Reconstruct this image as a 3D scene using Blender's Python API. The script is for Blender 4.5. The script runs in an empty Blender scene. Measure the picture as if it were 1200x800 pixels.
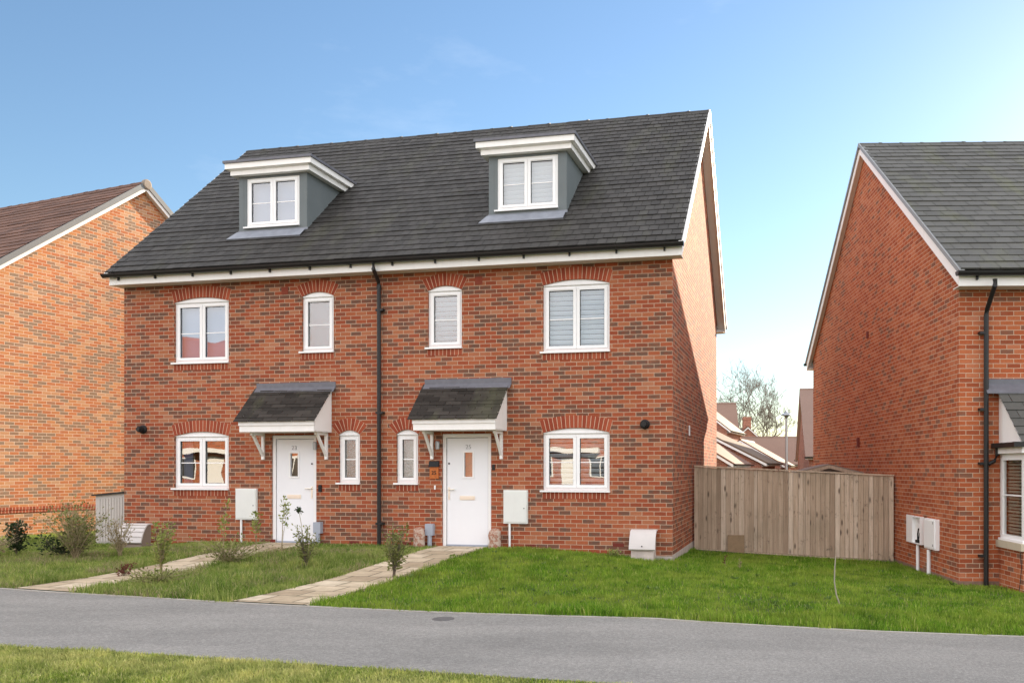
import bpy, bmesh, math, random
import numpy as np
from mathutils import Vector, Matrix
from mathutils.geometry import tessellate_polygon
R = math.radians
random.seed(7)
rng = np.random.default_rng(11)
S = bpy.context.scene
C = S.collection

# ------------------------------------------------------------------ mesh helpers
class MB:
    """collects faces; build() links them as ONE mesh object with metre UVs (box projection)"""
    def __init__(s):
        s.v = []; s.f = []; s.m = []; s.uv = {}; s.mi = 0
    def face(s, pts, n=None, uv=None):
        pts = [Vector(p) for p in pts]
        if n is not None:
            nn = Vector((0, 0, 0))
            for i in range(len(pts)):
                a, b = pts[i], pts[(i+1) % len(pts)]
                nn += a.cross(b)
            if nn.dot(Vector(n)) < 0:
                pts.reverse()
                if uv: uv = list(reversed(uv))
        k = len(s.v); s.v += pts
        if uv: s.uv[len(s.f)] = uv
        s.f.append(list(range(k, k+len(pts)))); s.m.append(s.mi)
    def box(s, x0, x1, y0, y1, z0, z1, M=None):
        p = [Vector((x, y, z)) for x in (x0, x1) for y in (y0, y1) for z in (z0, z1)]
        c = Vector(((x0+x1)/2, (y0+y1)/2, (z0+z1)/2))
        for q in ((0,1,3,2), (4,6,7,5), (0,4,5,1), (2,3,7,6), (0,2,6,4), (1,5,7,3)):
            P = [p[i] for i in q]
            fc = sum(P, Vector())/4 - c
            nn = (P[1]-P[0]).cross(P[2]-P[0])
            if nn.dot(fc) < 0: P.reverse()
            s.face([M @ a for a in P] if M else P)
    def prism(s, prof, axis, a, b):
        """prof: 2D loop; extruded along axis (0: prof=(y,z), 1: prof=(x,z), 2: prof=(x,y)) from a to b"""
        def P(t, q):
            return Vector((t, q[0], q[1])) if axis == 0 else Vector((q[0], t, q[1])) if axis == 1 else Vector((q[0], q[1], t))
        ax = Vector([1 if i == axis else 0 for i in range(3)])
        c2 = (sum(q[0] for q in prof)/len(prof), sum(q[1] for q in prof)/len(prof))
        s.poly([P(a, q) for q in prof], [], -ax*(b-a)); s.poly([P(b, q) for q in prof], [], ax*(b-a))
        area = sum(prof[i][0]*prof[(i+1) % len(prof)][1]-prof[(i+1) % len(prof)][0]*prof[i][1] for i in range(len(prof)))
        for i in range(len(prof)):
            q, r = prof[i], prof[(i+1) % len(prof)]
            d = (r[0]-q[0], r[1]-q[1])
            n2 = (d[1], -d[0]) if area > 0 else (-d[1], d[0])
            n = P(0, n2)
            s.face([P(a, q), P(b, q), P(b, r), P(a, r)], n)
    def poly(s, outer, holes, n):
        loops = [[Vector(p) for p in outer]] + [[Vector(p) for p in h] for h in holes]
        if not holes and len(outer) <= 4:
            s.face(outer, n); return
        flat = [p for l in loops for p in l]
        for t in tessellate_polygon(loops):
            s.face([flat[i] for i in t], n)
    def tube(s, path, r, n=8, r1=None, cap=True):
        path = [Vector(p) for p in path]
        rings = []
        up = Vector((0, 0, 1))
        for i, p in enumerate(path):
            d = (path[min(i+1, len(path)-1)] - path[max(i-1, 0)]).normalized()
            a = d.cross(up if abs(d.z) < .95 else Vector((1, 0, 0))).normalized(); b = d.cross(a)
            rr = r if r1 is None else r + (r1-r)*i/(len(path)-1)
            rings.append([p + (a*math.cos(2*math.pi*k/n) + b*math.sin(2*math.pi*k/n))*rr for k in range(n)])
        for i in range(len(rings)-1):
            for k in range(n):
                s.face([rings[i][k], rings[i][(k+1) % n], rings[i+1][(k+1) % n], rings[i+1][k]])
        if cap:
            s.face(list(reversed(rings[0]))); s.face(rings[-1])
    def lathe(s, prof, c=(0, 0, 0), n=16, axis=2):
        c = Vector(c)
        def P(r, h, k):
            a = 2*math.pi*k/n
            q = (r*math.cos(a), r*math.sin(a), h)
            return c + (Vector(q) if axis == 2 else Vector((q[0], q[2], q[1])))
        for i in range(len(prof)-1):
            for k in range(n):
                s.face([P(*prof[i], k), P(*prof[i], k+1), P(*prof[i+1], k+1), P(*prof[i+1], k)])
        s.face([P(*prof[0], k) for k in range(n)]); s.face([P(*prof[-1], k) for k in range(n)])
    def build(s, name, mats, parent=None, label=None, smooth=False, weld=False):
        me = bpy.data.meshes.new(name)
        me.from_pydata([tuple(p) for p in s.v], [], s.f)
        if not isinstance(mats, (list, tuple)): mats = [mats]
        for m in mats: me.materials.append(m)
        if len(mats) > 1: me.polygons.foreach_set('material_index', s.m)
        uvl = me.uv_layers.new(name='UVMap')
        uv = np.zeros((len(me.loops), 2), np.float32)
        for p in me.polygons:
            if p.index in s.uv:
                for li, q in zip(p.loop_indices, s.uv[p.index]): uv[li] = q
                continue
            n = p.normal; ax = max(range(3), key=lambda i: abs(n[i]))
            for li in p.loop_indices:
                co = me.vertices[me.loops[li].vertex_index].co
                uv[li] = (co.y, co.z) if ax == 0 else (co.x, co.z) if ax == 1 else (co.x, co.y)
        uvl.data.foreach_set('uv', uv.ravel())
        if weld or smooth:
            bm = bmesh.new(); bm.from_mesh(me)
            bmesh.ops.remove_doubles(bm, verts=bm.verts, dist=1e-5)
            if smooth: bmesh.ops.recalc_face_normals(bm, faces=bm.faces)
            bm.to_mesh(me); bm.free()
        if smooth:
            me.polygons.foreach_set('use_smooth', [True]*len(me.polygons))
            try: me.set_sharp_from_angle(angle=R(40))
            except Exception: pass
        o = bpy.data.objects.new(name, me); C.objects.link(o)
        if parent is not None: o.parent = parent
        if label: o['label'] = label
        return o

def thing(name, label, cat, loc=(0, 0, 0), rz=0, group=None):
    o = bpy.data.objects.new(name, None); C.objects.link(o)
    o.empty_display_size = .2
    o.location = loc; o.rotation_euler = (0, 0, rz); o['label'] = label; o['category'] = cat
    if group: o['group'] = group
    return o
def tag(o, label, cat, group=None):
    o['label'] = label; o['category'] = cat
    if group: o['group'] = group
    return o
def structure(o):
    o['kind'] = 'structure'; return o

# ------------------------------------------------------------------ materials
class NT:
    def __init__(s, name):
        s.m = bpy.data.materials.new(name); s.m.use_nodes = True
        s.t = s.m.node_tree; s.n = s.t.nodes
        s.b = s.n['Principled BSDF']; s.out = s.n['Material Output']
        s.b.inputs['Roughness'].default_value = .7; s.b.inputs['Specular IOR Level'].default_value = .3
    def add(s, typ, **kw):
        n = s.n.new(typ)
        for k, v in kw.items():
            if k.startswith('i_'):
                key = k[2:].replace('_', ' ')
                n.inputs[int(key) if key.isdigit() else key].default_value = v
            else: setattr(n, k, v)
        return n
    def link(s, a, b): s.t.links.new(a, b)
    def ramp(s, src, stops, interp='LINEAR'):
        r = s.add('ShaderNodeValToRGB'); cr = r.color_ramp; cr.interpolation = interp
        while len(cr.elements) < len(stops): cr.elements.new(.5)
        for e, (p, c) in zip(cr.elements, stops):
            e.position = p; e.color = (*c, 1) if len(c) == 3 else c
        s.link(src, r.inputs[0]); return r.outputs[0]
    def mix(s, fac, a, b, mode='MIX'):
        m = s.add('ShaderNodeMix', data_type='RGBA', blend_type=mode)
        for sock, v in ((m.inputs[0], fac), (m.inputs[6], a), (m.inputs[7], b)):
            if hasattr(v, 'is_linked'): s.link(v, sock)
            elif isinstance(v, (int, float)): sock.default_value = v
            else: sock.default_value = (*v, 1)
        return m.outputs[2]
    def math(s, op, a, b=None):
        m = s.add('ShaderNodeMath', operation=op)
        for i, v in enumerate((a, b)):
            if v is None: continue
            if hasattr(v, 'is_linked'): s.link(v, m.inputs[i])
            else: m.inputs[i].default_value = v
        return m.outputs[0]
    def coord(s, kind='Object', scale=(1, 1, 1)):
        tc = s.add('ShaderNodeTexCoord')
        mp = s.add('ShaderNodeMapping'); mp.inputs['Scale'].default_value = scale
        s.link(tc.outputs[kind], mp.inputs[0]); return mp.outputs[0]
    def noise(s, vec, scale, detail=4, rough=.55):
        n = s.add('ShaderNodeTexNoise', i_Scale=scale, i_Detail=detail, i_Roughness=rough)
        s.link(vec, n.inputs['Vector']); return n.outputs[0]
    def bump(s, h, strength=.3, dist=.01):
        b = s.add('ShaderNodeBump', i_Strength=strength, i_Distance=dist)
        s.link(h, b.inputs['Height']); s.link(b.outputs[0], s.b.inputs['Normal'])
    def base(s, v, rough=None):
        if hasattr(v, 'is_linked'): s.link(v, s.b.inputs['Base Color'])
        else: s.b.inputs['Base Color'].default_value = (*v, 1)
        if rough is not None: s.b.inputs['Roughness'].default_value = rough
        return s.m

def brick_mat(name, stops, mortar, w=.225, h=.075, offset=.5, mot=.35, ms=.0052, efflo=0.0, burnt=0, char=(.085, .06, .052)):
    t = NT(name)
    uv = t.coord('UV')
    # slight wander of the joints
    nz = t.add('ShaderNodeTexNoise', i_Scale=9.0, i_Detail=2.0); t.link(uv, nz.inputs['Vector'])
    sub = t.add('ShaderNodeVectorMath', operation='SUBTRACT'); t.link(nz.outputs['Color'], sub.inputs[0]); sub.inputs[1].default_value = (.5, .5, .5)
    sc = t.add('ShaderNodeVectorMath', operation='SCALE'); sc.inputs['Scale'].default_value = .006; t.link(sub.outputs[0], sc.inputs[0])
    ad = t.add('ShaderNodeVectorMath', operation='ADD'); t.link(uv, ad.inputs[0]); t.link(sc.outputs[0], ad.inputs[1])
    br = t.add('ShaderNodeTexBrick', offset=offset, offset_frequency=2, squash=1.0, squash_frequency=2)
    br.inputs['Color1'].default_value = (0, 0, 0, 1); br.inputs['Color2'].default_value = (1, 1, 1, 1)
    br.inputs['Mortar'].default_value = (.5, .5, .5, 1)
    for k, v in (('Scale', 1), ('Mortar Size', ms), ('Mortar Smooth', .15), ('Bias', 0), ('Brick Width', w), ('Row Height', h)):
        br.inputs[k].default_value = v
    t.link(ad.outputs[0], br.inputs['Vector'])
    col = t.ramp(br.outputs['Color'], stops, 'LINEAR')
    n1 = t.noise(uv, 38, 5, .7); n2 = t.noise(uv, .55, 4, .6); n3 = t.noise(uv, 150, 3, .6)
    # fired mottling inside each brick
    dark = t.ramp(n1, [(.38, (1, 1, 1)), (.60, (.62, .56, .55))])
    col = t.mix(mot, col, t.mix(1, col, dark, 'MULTIPLY'))
    if burnt:
        bm_ = t.ramp(br.outputs['Color'], [(0, (1, 1, 1)), (burnt*.75, (1, 1, 1)), (burnt, (0, 0, 0))])
        nb = t.ramp(t.noise(t.coord('UV', (1, 1.8, 1)), 9, 4, .6), [(.36, (.15, .15, .15)), (.58, (.92, .92, .92))])
        col = t.mix(t.math('MULTIPLY', bm_, nb), col, char)
    col = t.mix(.35, col, t.mix(1, col, t.ramp(n3, [(.3, (.7, .7, .7)), (.7, (1.25, 1.25, 1.25))]), 'MULTIPLY'))
    # broad weathering over the whole wall
    col = t.mix(.5, col, t.mix(1, col, t.ramp(n2, [(.3, (.82, .80, .78)), (.7, (1.12, 1.10, 1.06))]), 'MULTIPLY'))
    mcol = t.mix(t.noise(uv, 3, 4), tuple(c*.82 for c in mortar), tuple(min(1, c*1.15) for c in mortar))
    col = t.mix(br.outputs['Fac'], col, mcol)
    if efflo:
        e = t.ramp(t.noise(t.coord('UV', (1, 2.2, 1)), .9, 6, .7), [(.56, (0, 0, 0)), (.75, (1, 1, 1))])
        col = t.mix(t.math('MULTIPLY', e, efflo), col, (.62, .50, .42))
    hgt = t.math('SUBTRACT', t.math('MULTIPLY', n1, .25), br.outputs['Fac'])
    t.bump(hgt, .55, .006); t.b.inputs['Specular IOR Level'].default_value = .15
    return t.base(col, .88)

RED = (.36, .082, .042); ORG = (.42, .125, .062); DRK = (.20, .05, .035); CHAR = (.085, .06, .052); PNK = (.44, .17, .105)
M = {}
M['brick_main'] = brick_mat('brick red multi', [(0, (.27, .098, .052)), (.2, (.22, .067, .036)), (.36, (.30, .074, .036)), (.55, (.345, .090, .042)), (.75, (.37, .113, .052)), (.9, (.39, .145, .072)), (1, (.41, .175, .098))], (.49, .35, .25), w=.213, ms=.0052, burnt=.34, char=(.135, .080, .058), efflo=.06)
M['brick_right'] = brick_mat('brick orange red', [(0, (.28, .10, .05)), (.13, (.31, .080, .036)), (.4, (.40, .103, .043)), (.7, (.45, .132, .053)), (1, (.48, .17, .085))], (.53, .38, .27), w=.213, ms=.0052, efflo=.12, burnt=.12, char=(.20, .10, .068))
M['brick_left'] = brick_mat('brick brown orange multi', [(0, (.30, .18, .11)), (.25, (.34, .175, .095)), (.38, (.42, .15, .066)), (.6, (.47, .18, .075)), (.8, (.49, .23, .10)), (1, (.49, .29, .17))], (.62, .48, .37), w=.213, ms=.0052, efflo=.16, burnt=.38, char=(.23, .165, .115))
M['brick_far'] = brick_mat('brick far', [(0, (.25, .1, .07)), (1, (.42, .16, .1))], (.5, .38, .3))
M['brick_arch'] = brick_mat('brick arch rubbed red', [(0, (.27, .055, .03)), (1, (.41, .10, .05))], (.55, .36, .25), w=.072, h=.6, offset=0, ms=.006, mot=.2)
M['brick_soldier'] = brick_mat('brick soldier course', [(0, (.24, .055, .03)), (1, (.40, .10, .05))], (.55, .36, .25), w=.076, h=3.0, offset=0, ms=.006, mot=.25)

def plain(name, col, rough=.5, var=.06, scale=6, bump=0, metal=0, spec=None, dirt=0.0):
    t = NT(name)
    v = t.coord('Object')
    n = t.noise(v, scale, 5, .6)
    c = t.mix(n, tuple(x*(1-var*1.5) for x in col), tuple(min(1, x*(1+var*1.5)) for x in col))
    if dirt:
        d = t.ramp(t.noise(t.coord('Object', (3, 3, .7)), 2.2, 6, .7), [(.5, (0, 0, 0)), (.8, (1, 1, 1))])
        c = t.mix(t.math('MULTIPLY', d, dirt), c, (.32, .28, .22))
    if bump: t.bump(t.noise(v, scale*8, 4), bump, .004)
    t.b.inputs['Metallic'].default_value = metal
    if spec is not None: t.b.inputs['Specular IOR Level'].default_value = spec
    return t.base(c, rough)
M['pvc'] = plain('white upvc', (.85, .845, .84), .32, .02, dirt=.08)
M['white_paint'] = plain('white painted board', (.86, .84, .815), .45, .03, dirt=.12)
M['door_white'] = plain('white door skin', (.80, .805, .83), .35, .015)
M['grey_trim'] = plain('grey verge trim', (.26, .27, .275), .5, .08)
M['grey_trim_dark'] = plain('dark grey verge trim', (.15, .155, .16), .5, .08)
M['apron'] = plain('upward lit lead apron', (.21, .225, .26), .5, .25, 7, .2)  # lead lightened in its colour for how an upward face catches light
M['lead'] = plain('lead flashing', (.135, .135, .155), .45, .22, 9, .2)
M['dormer_grey'] = plain('grey dormer cladding', (.135, .155, .16), .55, .12, 1.6, dirt=.10)
M['black_plastic'] = plain('black plastic gutter', (.018, .017, .017), .38, .1)
M['black'] = plain('matt black', (.012, .012, .013), .6, .1)
M['meter_box'] = plain('white glass fibre box', (.72, .73, .70), .45, .03, dirt=.1)
M['buff_box'] = plain('buff plastic box', (.56, .52, .50), .5, .05, dirt=.1)
M['brown_box'] = plain('brown plastic base', (.26, .20, .16), .6, .08)
M['grey_plastic'] = plain('grey plastic', (.34, .37, .43), .45, .05)
M['stone'] = plain('cast stone sill', (.50, .43, .32), .8, .1, 8, .3)
M['plinth'] = plain('rendered plinth band', (.46, .40, .36), .85, .35, 5, .3)
M['plinth_brown'] = plain('earthy plinth', (.24, .15, .11), .9, .35, 5, .3)
M['chrome'] = plain('brushed brass', (.84, .78, .68), .45, .05, metal=1)
M['grey_metal'] = plain('grey metal', (.35, .36, .37), .35, .05, metal=.8)
M['digit'] = plain('pewter digits', (.42, .42, .43), .35, .05)
M['orange_wood'] = plain('varnished orange wood', (.46, .13, .03), .4, .25, 14)
M['dark_red'] = plain('terracotta air brick', (.16, .03, .02), .8, .15)
M['terracotta'] = plain('terracotta vent', (.25, .055, .03), .8, .15)
M['soffit'] = plain('soffit board', (.70, .66, .60), .5, .04)
M['shed_wood'] = plain('shed timber', (.22, .17, .14), .8, .25, 5)
M['store_grey'] = plain('warm grey resin', (.50, .465, .43), .5, .05, dirt=.1)
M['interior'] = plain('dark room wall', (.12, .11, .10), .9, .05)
M['blind'] = plain('white blind slat', (.80, .89, .98), .5, .02)
M['clay_cap'] = plain('clay end cap', (.24, .20, .165), .8, .2, 20)
M['slab'] = plain('rough brown board', (.25, .17, .10), .85, .2, 12, .3)
M['dim'] = plain('grey blue reflection tint', (.16, .20, .23), .9, .05)  # grey-blue reflection of the obscure pane put into the backing colour
M['sky_tint_sheet'] = plain('slate blue sky tint', (.20, .28, .44), .8, .03)  # blue sky reflection of the dormer panes painted onto a sheet behind
M['curtain'] = plain('sky tinted curtain', (.27, .35, .54), .8, .03)  # blue of the sky mirrored upstairs mixed into the cloth colour
M['tan_blind'] = plain('tan curtain', (.30, .21, .13), .9, .1)
M['cream'] = plain('cream hallway wall', (.52, .47, .38), .9, .03)
M['pale_green'] = plain('pale hallway wall', (.66, .67, .60), .9, .03)

def glass(name, refl=.24, rough=.0, bump=0, tint=(1, 1, 1), thru=.86):
    t = NT(name)
    t.n.remove(t.b)
    tr = t.add('ShaderNodeBsdfTransparent'); tr.inputs[0].default_value = (*[thru*c for c in tint], 1)
    gl = t.add('ShaderNodeBsdfGlossy'); gl.inputs['Roughness'].default_value = rough; gl.inputs[0].default_value = (1, 1, 1, 1)
    fr = t.add('ShaderNodeLayerWeight', i_Blend=.35)
    fac = t.math('ADD', refl, t.math('MULTIPLY', fr.outputs['Fresnel'], .5))
    mx = t.add('ShaderNodeMixShader'); t.link(fac, mx.inputs[0]); t.link(tr.outputs[0], mx.inputs[1]); t.link(gl.outputs[0], mx.inputs[2])
    t.link(mx.outputs[0], t.out.inputs[0])
    v = t.coord('Object')
    # sealed units bow slightly, which bends what they mirror
    b = t.add('ShaderNodeBump', i_Strength=.5, i_Distance=.004 if not bump else .006)
    t.link(t.noise(v, 1.6 if not bump else 70, 1 if not bump else 3), b.inputs['Height']); t.link(b.outputs[0], gl.inputs['Normal'])
    return t.m
M['glass'] = glass('window glass', .19)
M['glass_clear'] = glass('clear window glass', .13, thru=.96)
M['frosted'] = glass('obscure glass', .22, .18, 1, (.85, .9, .92))

def tile_mat(name, col, var=.35, lichen=0.0, spec=.12, hue=(1, 1, 1)):
    t = NT(name)
    geo = t.add('ShaderNodeNewGeometry')
    c = t.ramp(geo.outputs['Random Per Island'], [(0, tuple(x*(1-var*1.3) for x in col)), (.5, col), (1, tuple(x*(1+var*1.5)*h for x, h in zip(col, hue)))])
    v = t.coord('Object')
    c = t.mix(.35, c, t.mix(1, c, t.ramp(t.noise(v, 11, 6, .7), [(.3, (.7, .7, .7)), (.7, (1.3, 1.3, 1.3))]), 'MULTIPLY'))
    c = t.mix(t.ramp(t.noise(v, .7, 5, .6), [(.4, (0, 0, 0)), (.75, (.25, .25, .25))]), c, tuple(x*1.35 for x in col))
    if lichen:
        l = t.ramp(t.noise(t.coord('Object', (1.6, .5, .5)), 1.1, 6, .65), [(.54, (0, 0, 0)), (.70, (1, 1, 1))])
        c = t.mix(t.math('MULTIPLY', l, lichen), c, (.13, .135, .07))
    t.b.inputs['Specular IOR Level'].default_value = spec
    t.bump(t.noise(v, 60, 4), .25, .004)
    return t.base(c, .62)
M['tile_main'] = tile_mat('dark slate tile', (.046, .0435, .041), .16, .16)
M['tile_right'] = tile_mat('grey concrete tile', (.085, .083, .076), .10, .40)
M['tile_left'] = tile_mat('brown concrete tile', (.125, .066, .045), .2)
M['tile_red'] = tile_mat('far red tile', (.36, .13, .07), .15)
M['tile_pale_red'] = tile_mat('far russet tile', (.15, .075, .045), .2)
M['tile_far'] = tile_mat('far brown tile', (.20, .13, .10), .15)
M['tile_pale'] = tile_mat('far buff tile', (.125, .078, .046), .2)
M['felt'] = tile_mat('shingle felt', (.036, .031, .027), .3, .25)

# ------------------------------------------------------------------ generic gabled house
def roof_fn(y, ze, tan, D, ov):
    return ze + (y+ov)*tan if y <= D/2 else ze + (D-y+ov)*tan

def tiles(mb, x0, x1, ze, tan, D, ov, gauge, tw, side, jit=.003, thick=.020, coarse=False, tip=.0):
    """individually laid tiles on one slope; side 0 = front (rising with y), 1 = rear"""
    L = (D/2+ov)*math.sqrt(1+tan*tan); cs = 1/math.sqrt(1+tan*tan); sn = tan*cs
    n = int(math.ceil(L/gauge)); g = L/n
    def P(x, s, h):
        y = -ov + s*cs - h*sn; z = ze + s*sn + h*cs
        if side: y = D - y
        return Vector((x, y, z))
    def q(p): mb.face(p if side == 0 else list(reversed(p)))
    for k in range(n):
        s0, s1 = k*g - .03, (k+1)*g + .02
        s1 = min(s1, L)
        xs = [x0]
        x = x0 + (tw*.5 if k % 2 else tw)
        while x < x1 - .02:
            xs.append(x); x += tw
        xs.append(x1)
        sag = .004*math.sin(k*1.7)
        for i in range(len(xs)-1):
            a, b = xs[i] + (.004 if i else 0), xs[i+1] - .004
            h0 = thick + random.uniform(-jit, jit) + sag; h1 = .002 + random.uniform(0, jit*.5)
            ds = random.uniform(-.0015, .0015)
            A, B, Cc, Dd = P(a, s0+ds, h0), P(b, s0+ds, h0), P(b, s1, h1), P(a, s1, h1)
            E, F = P(a, s0+ds, h0-thick-.004), P(b, s0+ds, h0-thick-.004)
            k0 = len(mb.v); mb.v += [A, B, Cc, Dd, E, F]
            fs = [[0, 1, 2, 3], [4, 5, 1, 0]]
            for f in fs:
                f = [k0+j for j in f]
                mb.f.append(f if side == 0 else list(reversed(f))); mb.m.append(mb.mi)

def house(root, x0, x1, D, zb, zs, ze, tan, brick, tile, ov=.35, vo=.21, holes=(), gauge=.21, tw=.165,
          trim='white_paint', verge='white_paint', detail=True, rear_tiles=True, string=None, gutter=True, soff=True, tip=.05):
    """walls, tiled roof, fascia, bargeboards and gutter of a gabled house in its own frame: facade on y=0, depth D"""
    zr = ze + (D/2+ov)*tan
    vl, vr = vo if isinstance(vo, tuple) else (vo, vo); vo = max(vl, vr)
    w = MB()
    zw = roof_fn(0, ze, tan, D, ov) - .05
    # facade with openings, each with its reveal
    w.poly([(x0, 0, zb), (x1, 0, zb), (x1, 0, zw), (x0, 0, zw)], [[(p[0], 0, p[1]) for p in h] for h in holes], (0, -1, 0))
    for h in holes:
        c = (sum(p[0] for p in h)/len(h), sum(p[1] for p in h)/len(h))
        for i in range(len(h)):
            a, b = h[i], h[(i+1) % len(h)]
            n = (c[0]-(a[0]+b[0])/2, 0, c[1]-(a[1]+b[1])/2)
            w.face([(a[0], 0, a[1]), (b[0], 0, b[1]), (b[0], .12, b[1]), (a[0], .12, a[1])], n)
    w.poly([(x0, D, zb), (x1, D, zb), (x1, D, zw), (x0, D, zw)], [], (0, 1, 0))
    for x, n in ((x0, -1), (x1, 1)):
        w.poly([(x, 0, zb), (x, D, zb), (x, D, zw), (x, D/2, zr-.05), (x, 0, zw)], [], (n, 0, 0))
    wall = w.build('wall', brick, root)
    rf = MB()
    X0, X1 = x0-vl-.03, x1+vr+.03
    tiles(rf, X0, X1, ze, tan, D, ov+tip, gauge, tw, 0) if detail else rf.face([(X0, -ov-tip, ze-tip*tan), (X1, -ov-tip, ze-tip*tan), (X1, D/2, zr), (X0, D/2, zr)], (0, -1, 1))
    if detail and rear_tiles: tiles(rf, X0, X1, ze, tan, D, ov+tip, gauge*1.5, tw*2, 1)
    else: rf.face([(X0, D+ov+tip, ze-tip*tan), (X1, D+ov+tip, ze-tip*tan), (X1, D/2, zr), (X0, D/2, zr)], (0, 1, 1))
    # boarding under the tiles
    for sgn in (0, 1):
        ys = (-ov, D/2) if not sgn else (D+ov, D/2)
        rf.face([(X0+.02, ys[0], ze-.02), (X1-.02, ys[0], ze-.02), (X1-.02, ys[1], zr-.02), (X0+.02, ys[1], zr-.02)], (0, 0, -1))
    if not detail:
        for x, n in ((X0, -1), (X1, 1)):
            rf.face([(x, -ov, ze), (x, D/2, zr), (x, D/2, zr-.08), (x, -ov, ze-.08)], (n, 0, 0))
            rf.face([(x, D+ov, ze), (x, D/2, zr), (x, D/2, zr-.08), (x, D+ov, ze-.08)], (n, 0, 0))
    roof = rf.build('roof', tile, root)
    # ridge tiles
    rd = MB(); n = max(1, int((X1-X0)/.45)); L = (X1-X0)/n
    for i in range(n):
        a, b = X0+i*L, X0+(i+1)*L
        j = random.uniform(-.006, .006)
        prof = [(D/2-.13, zr-.095), (D/2-.085, zr+.005+j), (D/2, zr+.05+j), (D/2+.085, zr+.005+j), (D/2+.13, zr-.095)]
        rd.prism(prof, 0, a+.004, b-.004)
        prof2 = [(p[0]+(.006 if p[0] > D/2 else -.006 if p[0] < D/2 else 0), p[1]+.008) for p in prof]
        if detail: rd.prism(prof2, 0, b-.03, b+.03 if i < n-1 else b)
    rd.build('ridge_tiles', tile, roof)
    # fascias and soffits
    zf = ze - .03
    for ya, yb in ((-ov+.03, -ov+.05), (D+ov-.05, D+ov-.03)):
        fa = MB(); fa.box(x0-vl, x1+vr, ya, yb, zs, zf); fa.build('fascia', M[trim], root)
    so = MB()
    so.box(x0-vl+.003, x1+vr-.003, -ov+.052, -.002, zs+.004, zs+.02); so.box(x0-vl+.003, x1+vr-.003, D+.002, D+ov-.052, zs+.004, zs+.02)
    cs = 1/math.sqrt(1+tan*tan)
    for x, sg, vo in ((x0, -1, vl), (x1, 1, vr)):
        for (ya, yb) in ((-ov+.055, D/2), (D+ov-.055, D/2)):
            za, zb2 = ze-.19+.055*tan, zr-.19
            so.face([(x+sg*.004, ya, za+.0), (x+sg*vo, ya, za), (x+sg*vo, yb, zb2), (x+sg*.004, yb, zb2)], (0, 0, -1))
    so.build('soffit', M['soffit'], root)
    for x, sg, vo in ((x0, -1, vl), (x1, 1, vr)):
        bb = MB()
        xa, xb = sorted((x+sg*vo, x+sg*(vo+.022)))
        for (ya, yb) in ((-ov+.03, D/2), (D+ov-.03, D/2)):
            za, zt = ze+.03*tan, zr
            dy = 1 if yb > ya else -1
            bb.prism([(ya, zs), (ya, za-.03), (yb, zt-.03), (yb, zt-.21), (ya+dy*((zs+.21-za)/tan if zs+.21 > za else 0.001), zs)], 0, xa, xb)
        bb.build('bargeboard', M[trim], root)
        if verge:
            vb = MB()
            xa, xb = sorted((x+sg*(vo-.03), x+sg*(vo+.055)))
            for (ya, yb) in ((-ov-tip-.02, D/2), (D+ov+tip+.02, D/2)):
                za = ze - (tip+.02)*tan
                lo = .055 if D < 9 else .12 if D < 10.5 else .05; vb.prism([(ya, za-lo), (ya, za+.035), (yb, zr+.045), (yb, zr-lo+.01)], 0, xa, xb)
            vb.build('verge_trim', M[verge], root)
    if gutter:
        for yy, sg in ((-ov-.03, -1), (D+ov+.03, 1)):
            g = MB(); r = .068; zc = ze - .05
            yc = yy + sg*.03
            m = 8
            prof = [(yc+r*math.cos(math.pi+math.pi*k/m), zc+r*math.sin(math.pi+math.pi*k/m)) for k in range(m+1)]
            prof += [(yc+(r-.008)*math.cos(2*math.pi-math.pi*k/m), zc+(r-.008)*math.sin(2*math.pi-math.pi*k/m)) for k in range(m+1)]
            g.prism(prof, 0, x0-vl-.08, x1+vr+.05)
            for xe in (x0-vl-.085, x1+vr+.047):
                g.prism([(yc+r*1.12*math.cos(math.pi+math.pi*k/m), zc+.005+r*1.12*math.sin(math.pi+math.pi*k/m)) for k in range(m+1)], 0, xe, xe+.008)
            if detail and sg < 0:
                x = x0 + .15
                while x < x1:
                    g.prism([(yc+(r+.005)*math.cos(math.pi+math.pi*k/m), zc+(r+.005)*math.sin(math.pi+math.pi*k/m)) for k in range(m+1)], 0, x-.014, x+.014)
                    g.box(x-.014, x+.014, -ov-.01, -ov+.028, zc-.115, zc-.03)
                    x += .83
            g.build('gutter', M['black_plastic'], root)
    return wall, roof, zr

# ------------------------------------------------------------------ windows
def arc(xc, w, zspring, rise, n=14):
    """points of a segmental arc from right to left"""
    r = (w*w/4+rise*rise)/(2*rise); cz = zspring+rise-r
    a = math.asin(w/2/r)
    return [(xc+r*math.sin(a-2*a*k/n), cz+r*math.cos(a-2*a*k/n)) for k in range(n+1)]
def opening(xc, w, z0, z1, rise):
    return [(xc-w/2, z0), (xc+w/2, z0)] + arc(xc, w, z1, rise)

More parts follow.
